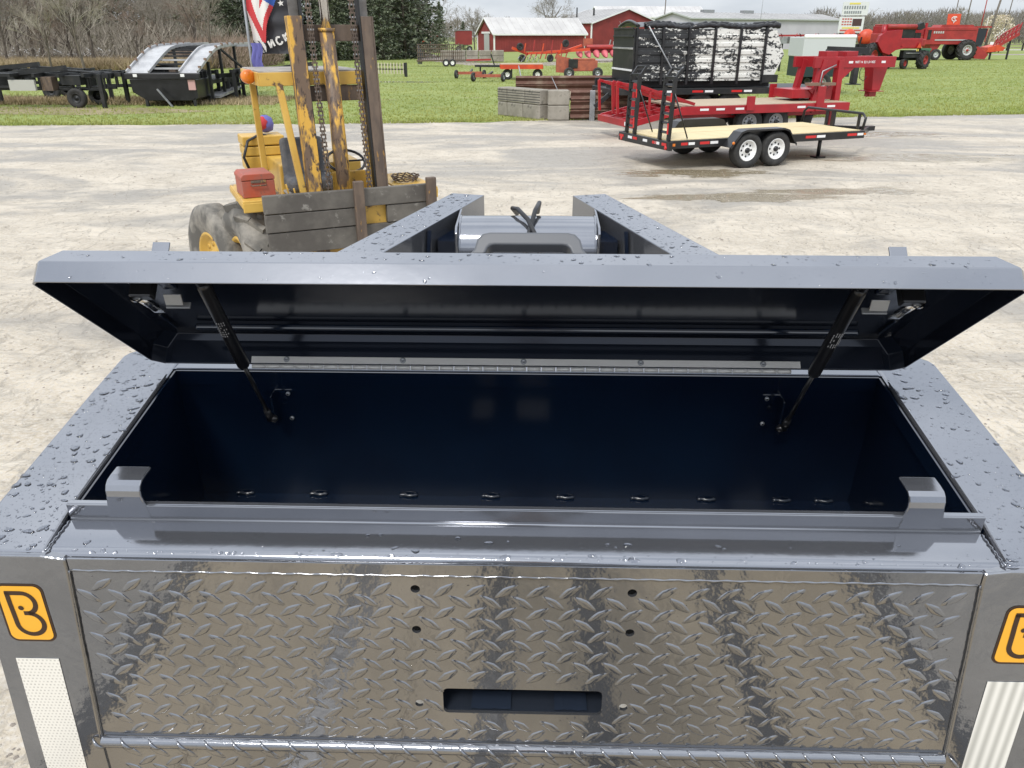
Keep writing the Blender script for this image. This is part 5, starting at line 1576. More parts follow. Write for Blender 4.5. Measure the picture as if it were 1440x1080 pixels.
cB = thing('combine_harvester', 'bright red combine harvester with folded grain auger, seen from behind over the red gooseneck', 'combine', (30.2, 66.5, 0), 12)
b = MB(); b.prism([(-2.6, 1.95), (-2.45, 2.4), (-2.0, 2.7), (-.6, 2.82), (-.58, 1.9), (-.25, 1.5), (-.9, 1.38), (-1.4, 1.05), (-2.0, 1.2), (-2.4, 1.65)], -1.3, -1.0, RED, fn=lambda x, z, y: (x, y, z)); b.build('side_panel', cB, bevel=.03)
b = MB(); b.box((-1.2, -.3, 2.0), (1.9, 1.3, 1.1), REDF); b.build('inner_body', cB, bevel=.05)
b = MB(); b.box((.35, -.3, 1.85), (2.0, 2.0, .75), RED); b.box((1.35, -.6, 1.9), (.7, 1.2, .55), REDF); b.build('rear_body', cB, bevel=.08)
b = MB(); b.box((.05, -1.0, 2.5), (1.15, .3, .75), BLKM); b.box((.95, -.95, 2.35), (.5, .3, .5), BLKM); b.build('engine_grille', cB)
b = MB(); b.tube([(-1.9, -1.1, 3.02), (.6, -1.15, 3.02)], .19, REDF, 14); b.tube([(-2.0, -1.0, 2.1), (-2.0, -1.0, 3.15)], .2, RED, 10); b.build('unloading_auger', cB)
b = MB(); b.prism([(.6, 2.85), (.75, 3.25), (1.05, 3.35), (1.3, 2.95), (.95, 2.8)], -1.35, -.95, BLKM, fn=lambda x, z, y: (x, y, z)); b.build('auger_spout', cB, bevel=.03)
b = MB(); b.box((.4, .5, 2.75), (3.6, 1.6, .7), RED); b.box((.2, .5, 3.15), (3.2, 1.3, .12), REDF); b.build('grain_tank', cB, bevel=.04)
b = MB(); b.box((1.75, -.8, 2.5), (.14, .14, 1.6), RED); b.box((1.45, -.8, 2.9), (.7, .12, .12), RED); b.build('ladder_frame', cB)
b = MB(); b.add([(.80, -1.42, 1.55), (1.20, -1.42, 1.55), (1.0, -1.42, 1.95)], [(0, 1, 2)], ORG); b.build('slow_vehicle_sign', cB)
for xx in (.82, .95): 
    b = MB(); b.box((xx, -1.44, 1.38), (.07, .02, .16), SIGNY); b.build('marker_strip', cB)
b = MB(); b.box((.9, -.9, 1.1), (1.9, .5, .55), BLKM); b.tube([(.1, -1.2, 1.15), (1.5, -1.2, 1.15)], .03, GALV, 6); b.box((.8, -.5, .75), (1.6, .4, .25), BLKM); b.build('rear_axle', cB)
b = MB(); b.box((1.9, -.9, 1.42), (.9, .5, .16), MIDN); b.box((2.0, -.9, 1.25), (.6, .4, .2), MIDN); b.build('green_hitch', cB)
for x_, r_, y_ in ((-2.6, .92, -.9), (-1.35, .85, -.3), (1.9, .66, -1.0), (-.1, .55, .5), (.3, .42, -.9)):
    wheel(cB, (x_, y_, r_), (.45, -1, 0), r_, .55 if r_ > .6 else .3, RUB, REDF, .5, lugs=14 if r_ > .6 else 0, n=22)
def roundtractor(loc, rz, label):
    t = thing('orange_machine', label, 'machine', loc, rz)
    b = MB(); b.lathe((0, 0, 2.25), (.5, -1, 0), [(-.35, .25), (-.3, .55), (-.1, .68), (.1, .68), (.3, .5), (.38, .2), (.4, .001)], ORG, 18); b.build('round_hopper', t)
    b = MB(); b.box((.2, .3, 1.3), (1.6, 1.3, .9), BLKM); b.bar((-.5, 0, 1.3), (.5, 0, 2.4), .1, .1, ORG, up=(0, 1, 0)); b.bar((.7, -.4, .9), (.9, -.4, 2.3), .1, .1, BLKM, up=(0, 1, 0)); b.build('frame', t)
    for s_ in (-1, 1): wheel(t, (s_ * .8, .2, .6), (s_, 0, 0), .6, .35, RUB, ORG, .5, n=18)
    return t
roundtractor((28.6, 72.0, 0), 10, 'orange round hopper machine nearest the white covered trailer')
roundtractor((30.6, 73.4, 0), -30, 'orange round hopper machine just left of the bright red combine')

# white covered trailer top behind the dump body
wt = thing('covered_trailer', 'dark green trailer with a white covered top right of the dump body', 'trailer', (14.1, 38.0, 0), 2)
b = MB(); b.box((-.2, 0, 1.95), (2.3, 1.8, .80), mat('pale_tarp', (.52, .54, .55), .5)); b.tube([(-1.35, -.85, 2.36), (.95, -.85, 2.36)], .09, WHT, 10); b.build('covered_box', wt, bevel=.05)
b = MB(); b.box((-.2, 0, 1.15), (2.2, 1.7, .85), mat('dark_green_steel', (.012, .03, .03), .5)); b.build('lower_body', wt)
b = MB(); b.box((-.5, -.86, 1.42), (.35, .01, .07), TAPER); b.build('reflective_strip', wt)
b = MB(); b.box((-.1, -.86, 1.42), (.3, .01, .07), TAPEW); b.build('reflective_strip', wt)
for s_ in (-1, 1): wheel(wt, (-.3, s_ * .75, .45), (0, s_, 0), .45, .25, RUB, GALV, .5, n=18)
hz = thing('row_implement', 'grey tanks and red frames of a folded planter behind the white covered trailer', 'machine', (22.5, 62, 0), 5)
b = MB()
for k in range(6): b.box((-3 + k * 1.0, 0, 2.1), (.8, .7, .45), GALV)
b.build('seed_tank', hz, kind='stuff')
b = MB(); b.bar((-3.6, 0, 2.4), (3, 0, 2.45), .12, .12, REDF)
for k in range(5): b.lathe((-3.2 + k * 1.4, -.3, 2.35), (0, 1, 0), [(-.1, .2), (.1, .2)], REDF, 10)
b.build('red_frame', hz, kind='stuff')
b = MB()
for k in range(4): b.box((-2.8 + k * 1.8, 0, .95), (.12, .12, 1.9), BLKM)
b.build('leg', hz, kind='stuff')

# ------------------------------------------------------------------ implements on the grass (left of the bay)
ch = thing('corn_head', 'red corn head with a row of pink snouts on the grass before the large barn', 'machine', (9.0, 85.5, 0), 4)
b = MB(); b.box((1.0, .6, 1.15), (5.0, .9, .7), RED); b.tube([(-1.5, -.1, 1.35), (3.4, -.1, 1.35)], .22, REDF, 12); b.build('frame', ch, bevel=.04)
PNK = mat('faded_pink_plastic', (.55, .13, .15), .5)
b = MB(); b.lathe((0, 0, 0), (0, -1, -.28), [(0, .34), (.6, .30), (1.4, .13), (1.6, .001)], PNK, 12); s0 = b.build('snout', ch)
for k in range(7):
    o = s0 if k == 0 else s0.copy()
    if k: COL.objects.link(o); o.parent = ch
    o.location = (-2.2 + k * .86, .1, .85)
b = MB(); b.box((-1.3, .4, 1.8), (.9, .5, .7), ORGF); b.build('gear_case', ch)
bl = thing('old_baler', 'faded orange old baler standing on the grass behind the rusty guardrails', 'machine', (3.95, 51.5, 0), 3)
b = MB(); b.box((.5, 0, .72), (1.5, 1.0, .62), ORGF); b.box((.45, -.2, 1.08), (1.3, .6, .12), ORGF); b.build('bale_chamber', bl, bevel=.04)
b = MB(); b.prism([(-1.25, .35), (-1.25, 1.45), (-.95, 1.25), (-.4, 1.15), (-.4, .3)], -.3, .1, ORGF, fn=lambda x, z, y: (x, y, z)); b.build('pickup_guard', bl)
b = MB(); b.box((-.25, -.3, .85), (.55, .5, .5), BLKM); b.build('drive_case', bl)
for x_ in (-.5, 1.25): wheel(bl, (x_, -.6, .32), (0, -1, 0), .32, .2, RUB, GALV, .5, n=18)
fw = thing('flat_wagon', 'small orange framed flat wagon with a pale board deck on the grass', 'wagon', (.55, 50.2, 0), 2)
b = MB(); b.box((0, 0, .85), (2.5, 1.6, .07), WOODR); b.build('deck', fw)
b = MB(); b.box((0, -.82, .72), (2.5, .06, .24), ORG); b.box((-1.24, 0, .72), (.06, 1.6, .22), ORG); b.box((1.24, 0, .72), (.06, 1.6, .22), ORG); b.build('side_frame', fw)
for x_ in (-.85, .95): wheel(fw, (x_, -.6, .3), (0, -1, 0), .3, .18, RUB, WHITE, .45, n=16)
b = MB(); b.bar((-.2, -.8, .8), (-.1, -1.7, .25), .06, .06, GALV); b.build('drawbar', fw)
for i, (lx, ly, rz_, lab) in enumerate(((-1.35, 47.4, 0, 'low red axle frame with small wheels, the nearer one left of the flat wagon'), (-2.55, 51.0, 5, 'low red axle frame with small wheels, the farther one left of the flat wagon'))):
    t = thing('running_gear', lab, 'machine', (lx, ly, 0), rz_)
    b = MB(); b.box((0, 0, .32), (1.5, .12, .16), ORGF); b.bar((0, 0, .35), (.2, 1.8, .45), .1, .1, BLKM); b.build('axle_beam', t)
    for x_ in (-.85, .85): wheel(t, (x_, 0, .25), (1, -.4, 0), .25, .14, RUB, GALV, .5, n=16)
t = thing('long_trough', 'long dark low conveyor trough lying beside the flat wagon', 'machine', (-1.0, 52.0, 0), -12)
b = MB(); b.box((0, 0, .68), (2.6, .4, .12), BLKM); b.build('trough', t)
b = MB(); b.bar((-1, 0, 0), (-1, 0, .65), .08, .08, BLKM, up=(0, 1, 0)); b.build('leg', t)
b = MB(); b.bar((1, 0, 0), (1, 0, .65), .08, .08, BLKM, up=(0, 1, 0)); b.build('leg', t)
# red-orange folding cultivator
cu = thing('folding_cultivator', 'bright orange folded cultivator with black wheels before the low red barn', 'machine', (3.4, 84, 0), 0)
b = MB()
b.bar((-3.4, 0, 1.3), (-1.8, .3, .7), .3, .25, ORG); b.bar((-1.8, 0, .8), (2.2, .3, .9), .25, .22, ORG); b.bar((0, 0, .9), (4.4, .6, 1.15), .25, .25, ORG); b.bar((1.2, 0, .8), (3.6, 1.2, 1.5), .2, .2, ORG)
for k in range(9): b.bar((-1.9 + k * .5, 0, .9), (-2.1 + k * .5, -.3, .3), .08, .08, REDF)
b.build('tool_frame', cu, kind='stuff')
for k in range(5):
    b = MB(); x = -2.2 + k * .9; b.bar((x, 0, .8), (x + .15, 0, 1.7 + .3 * (k % 2)), .12, .12, REDF if k % 2 else ORG, up=(0, 1, 0)); b.build('upright', cu)
for x_, z_ in ((-2.6, 1.4), (1.9, 1.7), (-2.4, .35), (.4, .35)): wheel(cu, (x_, -.4, z_), (.5, -1, 0), .36, .2, RUB, BLKM, .5, n=16)
b = MB()
for k in range(4): b.lathe((-2.6 + k * .55, -1.6, .28), (.8, -1, 0), [(-.05, .27), (.05, .27)], GALV, 14)
b.build('disc', cu, kind='stuff')
# harrow rack
hr_ = thing('harrow_cart', 'rusty folded harrow cart with upright grid sections on two small wheels', 'machine', (-5.1, 71.5, 0), 2)
b = MB()
for k in range(24): b.bar((-2.9 + k * .16, 0, .45), (-2.9 + k * .16, .05 * math.sin(k), 1.75), .06, .06, RUST, up=(0, 1, 0))
for k in range(5): b.bar((-2.95, -.05, .5 + k * .3), (1.0, -.05, .52 + k * .3), .05, .05, RUST)
for k in range(8): b.bar((-2.9 + k * .05, -.3, .2), (-2.9 + k * .05, .9, 1.8 - .1 * k), .04, .04, BLKM)
b.build('harrow_grid', hr_, kind='stuff')
b = MB(); b.bar((-3, -.2, .45), (1.2, -.2, .5), .12, .12, RUST); b.bar((1.2, -.2, .5), (3.3, -.2, .55), .14, .14, REDF); b.bar((3.3, -.2, 1.0), (3.6, -.2, .1), .1, .1, BLKM, up=(0, 1, 0)); b.build('drawbar', hr_)
for x_ in (-.5, .05): wheel(hr_, (x_, -.5, .3), (0, -1, 0), .3, .18, RUB, WHITE, .5, n=16)
# stacked concrete and lumber by the yard
st_ = thing('concrete_slab_stack', 'long stack of grey concrete slabs at the yard edge left of the low barn', 'slabs', (-4.6, 83, 0), 0)
for i in range(5):
    for j in range(2):
        b = MB(); b.box((-1.8 + i * 1.25, 0, .32 + j * .52), (1.18, 1.0, .5), CONC); b.build('concrete_slab', st_, bevel=.04)
# rotary hoe / roller
rl = thing('tine_roller', 'dark roller frame with a row of cream upright tines, right of the forklift mast', 'machine', (-7.7, 53.3, 0), -14)
b = MB(); b.bar((-.95, 0, .45), (.95, 0, .45), .07, .07, BLKM); b.bar((-.95, 0, .7), (.95, 0, .7), .05, .05, BLKM); b.build('roller_shaft', rl)
TIN = mat('cream_tine', (.5, .46, .34), .7)
b = MB(); b.box((0, 0, 0), (.07, .07, .65), TIN); t0 = b.build('tine', rl)
for k in range(9):
    o = t0 if k == 0 else t0.copy()
    if k: COL.objects.link(o); o.parent = rl
    o.location = (-.85 + k * .21, 0, .50)
b = MB(); b.box((.98, 0, .42), (.12, .25, .85), BLKM); b.build('end_plate', rl)
# white container, red wagon, orange tractor group
t = thing('white_container', 'small white box container far behind the forklift mast', 'container', (-18.6, 108, 0), 0)
b = MB(); b.box((0, 0, 1.3), (1.9, 2, 2.2), WHITE); b.build('box', t, bevel=.03)
for k in (-.5, .5):
    b = MB(); b.box((k, -1.01, 1.3), (.04, .03, 2.0), GALV); b.build('rib', t)
t = thing('grain_wagon', 'dark red high sided grain wagon beside the low red barn', 'wagon', (-7.9, 138, 0), 10)
b = MB(); b.box((0, 0, 2.1), (2.6, 1.8, 2.1), BARN); b.box((0, 0, 3.2), (2.7, 1.9, .12), GALV); b.build('wagon_box', t)
for s_ in (-1, 1): wheel(t, (s_ * .9, -.7, .45), (0, -1, 0), .45, .3, RUB, GALV, .5, n=14)
def tractor(loc, rz, label, m=ORG, sc=1.0, loader=True):
    t = thing('tractor', label, 'tractor', loc, rz)
    b = MB(); b.box((.9, 0, 1.25), (1.7, .7, .65), m); b.box((-.4, 0, 1.0), (1.0, .9, .5), BLKM); b.build('hood', t, bevel=.06)
    b = MB(); b.box((-.55, 0, 2.35), (1.2, 1.2, .10), m)
    for x_ in (-1.1, 0): 
        for y_ in (-.5, .5): b.bar((x_, y_, 1.2), (x_, y_, 2.3), .07, .07, BLKM, up=(0, 1, 0))
    b.build('cab_frame', t)
    for s_ in (-1, 1):
        wheel(t, (-.6, s_ * .75, .75), (0, s_, 0), .75, .4, RUB, GALV, .5, n=18, name='rear_wheel')
        wheel(t, (1.4, s_ * .6, .45), (0, s_, 0), .45, .3, RUB, GALV, .5, n=16, name='front_wheel')
        if loader:
            b = MB(); b.bar((.1, s_ * .45, 1.5), (1.8, s_ * .45, 1.6), .14, .16, m); b.bar((1.8, s_ * .45, 1.6), (2.8, s_ * .45, .5), .14, .16, m, up=(0, 1, 0)); b.build('loader_arm', t)
    if loader:
        b = MB(); b.prism([(2.7, .1), (3.3, .1), (2.9, .8), (2.7, .7)], -.9, .9, m, fn=lambda x, z, y: (x, y, z)); b.build('loader_bucket', t)
    t.scale = (sc,) * 3
    return t
tractor((-12.6, 132, 0), 185, 'orange loader tractor standing in the yard, nearest the red barn')
tractor((-16.3, 131, 0), 170, 'orange tractor with raised loader, left one of the pair in the yard')
t = thing('orange_implement', 'low orange tillage implement far behind, just right of the white container', 'machine', (-19.6, 133, 0), 0)
b = MB()
for k in range(7): b.bar((-2.4 + k * .8, 0, .3), (-2.0 + k * .8, .1, 1.1 + .4 * math.sin(k * 2)), .2, .2, ORG, up=(0, 1, 0))
b.bar((-2.8, 0, .8), (3, 0, .7), .25, .2, REDF); b.build('frame', t, kind='stuff')
t = thing('white_service_truck', 'white service truck parked at the big red barn, just left of the dump body', 'truck', (17.6, 118, 0), 8)
b = MB(); b.prism([(-2.6, .6), (2.2, .6), (2.2, 1.3), (1.2, 1.45), (.8, 2.15), (-.6, 2.15), (-.7, 1.4), (-2.6, 1.4)], -.9, .9, WHITE, fn=lambda x, z, y: (x, y, z)); b.build('body', t, bevel=.06)
b = MB(); b.prism([(.95, 1.45), (.75, 2.0), (-.45, 2.0), (-.5, 1.45)], -.92, .92, GLASS, fn=lambda x, z, y: (x, y, z)); b.build('window', t)
for x_ in (-1.6, 1.4): wheel(t, (x_, -.8, .4), (0, -1, 0), .4, .25, RUB, GALV, .5, n=16)
b = MB(); b.bar((-1.8, 0, 1.4), (-2.8, 0, 4.2), .06, .06, GALV, up=(0, 1, 0)); b.build('whip_rod', t)
t = thing('sprayer_tank', 'white plastic tank on a small frame beside the white service truck', 'tank', (13.6, 108, 0), 0)
b = MB(); b.lathe((0, 0, .7), (0, 0, 1), [(0, .6), (.1, .7), (1.0, .7), (1.2, .4), (1.25, .001)], WHITE, 16); b.build('tank', t)
b = MB(); b.box((0, 0, .4), (1.5, 1.3, .5), BLKM); b.box((1.1, .2, 1.2), (.12, .12, 2.2), BRASSR); b.box((-1.2, .2, 1.0), (.12, .12, 1.9), GALV, rot=Matrix.Rotation(R(12), 3, 'Y')); b.build('frame', t, kind='stuff')
# parked car and sign by the far road
t = thing('parked_car', 'dark grey car parked by the far road behind the red header', 'car', (75.5, 135, 0), 15)
b = MB(); b.prism([(-2.1, .4), (2.1, .4), (2.15, .95), (1.3, 1.05), (.7, 1.55), (-1.2, 1.6), (-2.0, 1.05), (-2.15, .9)], -.85, .85, mat('car_silver_blue', (.12, .15, .19), .25, .5), fn=lambda x, z, y: (x, y, z)); b.build('body', t, bevel=.08)
b = MB(); b.prism([(1.15, 1.08), (.65, 1.48), (-1.1, 1.52), (-1.7, 1.08)], -.87, .87, GLASS, fn=lambda x, z, y: (x, y, z)); b.build('window', t)
for x_ in (-1.35, 1.35):
    wheel(t, (x_, -.8, .33), (0, -1, 0), .33, .22, RUB, GALV, .6, n=16)
t = thing('small_sign', 'small white sign hanging low on the thick leaning pole', 'sign', (67.9, 119.8, 0), 0)
b = MB(); b.box((0, 0, 1.3), (.5, .05, .6), WHT); b.build('sign_plate', t)
b = MB(); b.bar((0, 0.04, 0), (0, .04, 1.2), .06, .06, GALV, up=(0, 1, 0)); b.build('sign_post', t)
t = thing('post_fence', 'low dark rail fence along the road at the far right', 'fence', (84, 148, 0), 8)
for k in range(9):
    b = MB(); b.box((k * 3, 0, .6), (.2, .2, 1.2), BLKM); b.build('fence_post', t)
for z_ in (.5, 1.0):
    b = MB(); b.box((12, 0, z_), (25, .06, .12), TWIG); b.build('fence_rail', t)

# ------------------------------------------------------------------ left: black chassis trailers and the car carrier deck
def chassis(loc, rz, Ln, label, white=False, legs=(-.9, .95), seed=1):
    rr = random.Random(seed)
    t = thing('chassis_trailer', label, 'trailer', loc, rz)
    for s_ in (-1, 1):
        b = MB(); b.box((0, s_ * .45, 1.08), (Ln, .12, .14), BLKM); b.box((0, s_ * .45, .62), (Ln * .9, .10, .07), BLKM)
        for k in range(int(Ln / .6)): b.box((-Ln / 2 + .4 + k * .6, s_ * .45, .85), (.06, .06, .42), BLKM)
        b.build('main_rail', t, kind='stuff')
    for k in range(int(Ln / .9)):
        b = MB(); b.box((-Ln / 2 + .3 + k * .9, 0, 1.12), (.10, 2.2, .12), BLKM); b.build('cross_member', t)
    for f in legs:
        for s_ in (-1, 1):
            b = MB(); b.box((f * Ln / 2, s_ * .85, .58), (.13, .13, 1.16), BLKM); b.build('landing_leg', t)
    for k in range(4):
        x = rr.uniform(-.4, .4) * Ln
        b = MB(); b.box((x, -.6, .9 + rr.uniform(-.1, .2)), (rr.uniform(.4, .9), .4, rr.uniform(.3, .5)), RUST if k == 1 else BLKM); b.build('mounting_box', t, bevel=.01)
    b = MB(); b.bar((-Ln * .1, -.5, 1.18), (Ln * .22, -.5, 1.35), .2, .16, BLKM); b.bar((Ln * .1, .3, 1.16), (Ln * .45, .3, 1.05), .2, .2, BLKM); b.build('bolster', t)
    if white:
        b = MB(); b.box((-.25, -.95, .78), (.95, .1, .36), mat('dirty_white_panel', (.42, .42, .38), .6)); b.build('white_panel', t)
    for x_ in (Ln * .28,):
        for s_ in (-1, 1): wheel(t, (x_, s_ * .7, .34), (0, s_, 0), .34, .22, RUB, BLKM, .5, n=18)
    return t
chassis((-17.2, 30.6, 0), -3, 5.4, 'black skeletal chassis trailer at the far left with a dirty white side panel', True, seed=3)
chassis((-14.0, 32.6, 0), 5, 4.6, 'black skeletal chassis trailer between the far left one and the car carrier deck', seed=5)
chassis((-20.6, 34.5, 0), 4, 6.0, 'black skeletal chassis trailer farthest back at the left edge', seed=8)
chassis((-9.2, 34.5, 0), 8, 4.6, 'black trailer frame seen behind the forklift roof', seed=11)

cc = thing('car_carrier_deck', 'black car carrier body with two curved aluminium wheel tracks on top, parked on the grass', 'trailer', (-12.75, 30.4, 0), 2)
def track(xa, xb):
    b = MB()
    P = [(0, 1.16), (.9, 1.46), (1.8, 1.74), (2.5, 1.92), (3.2, 2.00), (4.4, 2.04), (7.2, 2.06)]
    vs = []
    for y, z in P:
        vs += [(xa, y, z), (xb, y, z), (xb, y, z - .05), (xa, y, z - .05)]
    fs = [(i * 4 + a, i * 4 + (a + 1) % 4, (i + 1) * 4 + (a + 1) % 4, (i + 1) * 4 + a) for i in range(len(P) - 1) for a in range(4)]
    b.add(vs, fs, ALU); o = b.build('wheel_track', cc)
    for xx in (xa, xb):
        q = MB()
        for (y0, z0), (y1, z1) in zip(P, P[1:]): q.bar((xx, y0, z0 + .03), (xx, y1, z1 + .03), .05, .10, ALU)
        q.build('track_edge', o)
    q = MB()
    for k in range(9):
        y = .3 + k * .75; j = max(i for i, p in enumerate(P) if p[0] <= y); y0, z0 = P[j]; y1, z1 = P[min(j + 1, len(P) - 1)]
        z = z0 + (z1 - z0) * (y - y0) / max(y1 - y0, .01)
        q.box((xa + .0 if xa < 0 else xb, y, z + .08), (.08, .12, .10), BRASSR)
    q.build('track_cleat', o, kind='stuff')
    return P
P = track(-1.28, -.48); track(.62, 1.28)
for k in range(17):
    y = .15 + k * .42; j = max(i for i, p in enumerate(P) if p[0] <= y); y0, z0 = P[j]; y1, z1 = P[min(j + 1, len(P) - 1)]
    z = z0 + (z1 - z0) * (y - y0) / max(y1 - y0, .01)
    b = MB(); b.box((.07, y, z - .06), (1.08, .14, .06), ALU if k < 4 and k % 2 else BLKM); b.build('deck_rung', cc)
b = MB(); b.box((0, -.02, 1.05), (2.7, .14, .20), BLK); b.build('rear_beam', cc, bevel=.02)
b = MB(); b.prism([(-1.25, .94), (1.15, .94), (1.15, .28), (1.0, .2), (-.7, .2), (-.95, .35), (-1.2, .5)], .05, 1.6, BLK, fn=lambda x, z, y: (x, y, z)); b.build('rear_box', cc, bevel=.02)
for xx in (-.95, .75):
    b = MB(); b.box((xx, -.10, 1.08), (.14, .02, .10), WHT); b.build('tail_lamp', cc)
b = MB(); b.bar((-.2, -.2, .62), (.35, -.45, .02), .05, .05, GALV); b.build('prop_bar', cc)
b = MB(); b.box((1.0, .02, .75), (.25, .06, .35), mat('pink_plate', (.5, .3, .28), .6)); b.build('sign_plate', cc)
for (x_, y_, h_) in ((-.75, .1, .3), (1.0, .1, .3), (1.25, 1.4, 1.5), (1.25, 3.0, 1.9), (1.25, 5.0, 2.0), (-1.25, 5.0, 2.0), (1.85, 5.4, 2.0)):
    b = MB(); b.box((x_, y_, h_ / 2), (.10, .10, h_), BLKM); b.build('support_post', cc)
b = MB(); b.bar((1.25, 3.2, 1.9), (1.75, 5.2, .9), .07, .07, BLKM); b.bar((1.2, 2.6, .95), (2.4, 5.4, .95), .12, .16, BLKM); b.bar((1.0, 5.2, 2.02), (2.1, 5.4, 2.02), .08, .08, GALV); b.build('brace', cc, kind='stuff')
b = MB(); b.box((1.0, 3.4, .32), (.9, 3.6, .08), ALU, rot=Matrix.Rotation(R(3), 3, 'X')); b.build('lower_track', cc)
b = MB(); b.box((0, 4.0, .75), (2.2, 6.0, .14), BLKM); b.build('lower_frame', cc)
for s_ in (-1, 1): wheel(cc, (s_ * 1.0, 4.4, .45), (s_, 0, 0), .45, .28, RUB, BLKM, .5, n=18)

# ------------------------------------------------------------------ trees
def bare_mesh(seed, h, spread, twig_m, depth=5, thick=.13, dense=3, tri=3):
    rr = random.Random(seed); tr_ = MB(); tw = MB()
    def grow(p, d, ln_, r_, lv):
        n_ = 3 if lv < 3 else 2
        pts = [p]; q = p
        for k in range(n_):
            d = (d + Vector((rr.uniform(-.16, .16), rr.uniform(-.16, .16), rr.uniform(-.02, .10)))).normalized()
            q = q + d * ln_ / n_; pts.append(q)
        rs = [r_ * (1 - .42 * k / n_) for k in range(n_ + 1)]
        (tr_ if lv < 2 else tw).tube(pts, rs, TRUNK if lv < 2 else twig_m, 5 if lv == 0 else (4 if lv < 3 else 3), True, False)
        if lv >= depth: return
        kids = dense + (1 if lv > 0 and rr.random() < .5 else 0) + (2 if lv == 0 else 0)
        for k in range(kids):
            f = rr.uniform(.45, 1.0) if lv == 0 else rr.uniform(.25, 1.0)
            i = min(n_ - 1, int(f * n_)); bp = pts[i].lerp(pts[i + 1], f * n_ - i)
            a = rr.uniform(0, 6.283); tilt = rr.uniform(.35, .85) * spread
            u = d.cross(Vector((.3, .2, 1))).normalized(); v_ = d.cross(u)
            nd_ = (d * math.cos(tilt) + (u * math.cos(a) + v_ * math.sin(a)) * math.sin(tilt)).normalized()
            grow(bp, nd_, ln_ * rr.uniform(.52, .78), max(rs[-1] * rr.uniform(.45, .7), .010), lv + 1)
    grow(Vector((0, 0, -.1)), Vector((0, 0, 1)), h * .42, thick, 0)
    return tr_, tw
def tree_thing(name, label, cat, builders, loc, rz=0, group=None):
    t = thing(name, label, cat, loc, rz, group)
    a, b_ = builders
    a.build('trunk', t, fix=False); b_.build('crown', t, fix=False)
    return t
def conifer_mesh(seed, h, rad, m=LEAFC):
    rr = random.Random(seed); a = MB(); c = MB()
    a.tube([(0, 0, -.1), (0, 0, h * .5), (0, 0, h)], [.22, .14, .03], TRUNK, 7)
    n_ = 300
    for k in range(n_):
        z = h * (.015 + .985 * (k / n_) ** 1.05)
        rmax = rad * (1 - (z / h) ** 1.3) * rr.uniform(.7, 1.12) + .25
        an = rr.uniform(0, 6.283)
        d = Vector((math.cos(an), math.sin(an), rr.uniform(-.25, .12)))
        if k % 3 == 0: a.bar((0, 0, z), tuple(Vector((0, 0, z)) + d * rmax * .8), .04, .04, TRUNK)
        m_ = 18
        for j in range(m_):
            f = (j + rr.random()) / m_
            if f < .25 and rr.random() < .5: continue
            c0 = Vector((0, 0, z)) + d * rmax * f + Vector((rr.uniform(-.28, .28), rr.uniform(-.28, .28), rr.uniform(-.25, .15)))
            s_ = rr.uniform(.14, .36)
            ax = Vector((rr.uniform(-1, 1), rr.uniform(-1, 1), rr.uniform(-.7, .4))).normalized(); bx_ = ax.cross(Vector((rr.uniform(-1, 1), rr.uniform(-1, 1), 1))).normalized()
            o = len(c.v)
            c.v += [tuple(c0 - ax * s_), tuple(c0 + bx_ * s_ * .38), tuple(c0 + ax * s_), tuple(c0 - bx_ * s_ * .38)]
            c.f.append((o, o + 1, o + 2, o + 3)); c.m.append(c.mi(m)); c.sm.append(False)
    return a, c

T_left = 'bare trees standing at the left behind the dead grass'
lab_b = 'bare grey brown leafless tree in the crowded stand at the left'
bt = [tree_thing('bare_tree', lab_b, 'tree', bare_mesh(11, 9.5, 1.0, TWIG, 5), (-34, 66, 0), 0, T_left),
      tree_thing('bare_tree', lab_b, 'tree', bare_mesh(12, 8.5, 1.1, TWIG, 5), (-29, 70, 0), 0, T_left),
      tree_thing('bare_tree', lab_b, 'tree', bare_mesh(13, 7.5, 1.15, BUD, 5), (-22, 76, 0), 0, T_left)]
pale = tree_thing('pale_bare_tree', 'pale barked slender bare tree in front of the stand, above the chassis trailers', 'tree', bare_mesh(21, 8.0, .75, TWIGP, 5, .10), (-28.6, 56, 0))
copy_tree(pale, (-31.6, 57.5, 0), 130, 'pale bare tree, slightly shorter, just left of the slender pale one', scale=.85)
rt = random.Random(5)
for k in range(40):
    x = -62 + 36 * ((k * .618) % 1.0); y = 63 + 34 * rt.random()
    x = x * (y / 75)
    sc_ = rt.uniform(.75, 1.25)
    copy_tree(bt[k % 3], (x, y, 0), rt.uniform(0, 360), lab_b, T_left, (sc_, sc_, sc_ * rt.uniform(.85, 1.1)))
# low thicket under the stand
def thicket(name, label, xr, yr, n, h, m, ln_=.9):
    rr = random.Random(n); b = MB()
    for i in range(n):
        x, y = rr.uniform(*xr), rr.uniform(*yr); z = rr.random() ** 1.2 * h
        d = Vector((rr.uniform(-.6, .6), rr.uniform(-.6, .6), rr.uniform(.3, 1))).normalized() * ln_ * rr.uniform(.5, 1.3)
        w_ = rr.uniform(.012, .03); o = len(b.v)
        b.v += [(x - w_, y, z), (x + w_, y, z), (x + d.x, y + d.y, z + d.z)]
        b.f.append((o, o + 1, o + 2)); b.m.append(0); b.sm.append(False)
    b.mats = [m]
    return b.build(name, fix=False, kind='stuff', label=label, category='brush')
thicket('brush', 'tangled brown brush growing under the bare trees at the left', (-75, -27), (64, 100), 36000, 3.0, TWIG, 1.1)
thicket('brush', 'reddish brown brambles in front of the left evergreens', (-27, -20.5), (66, 76), 9000, 1.8, BUD, .9)
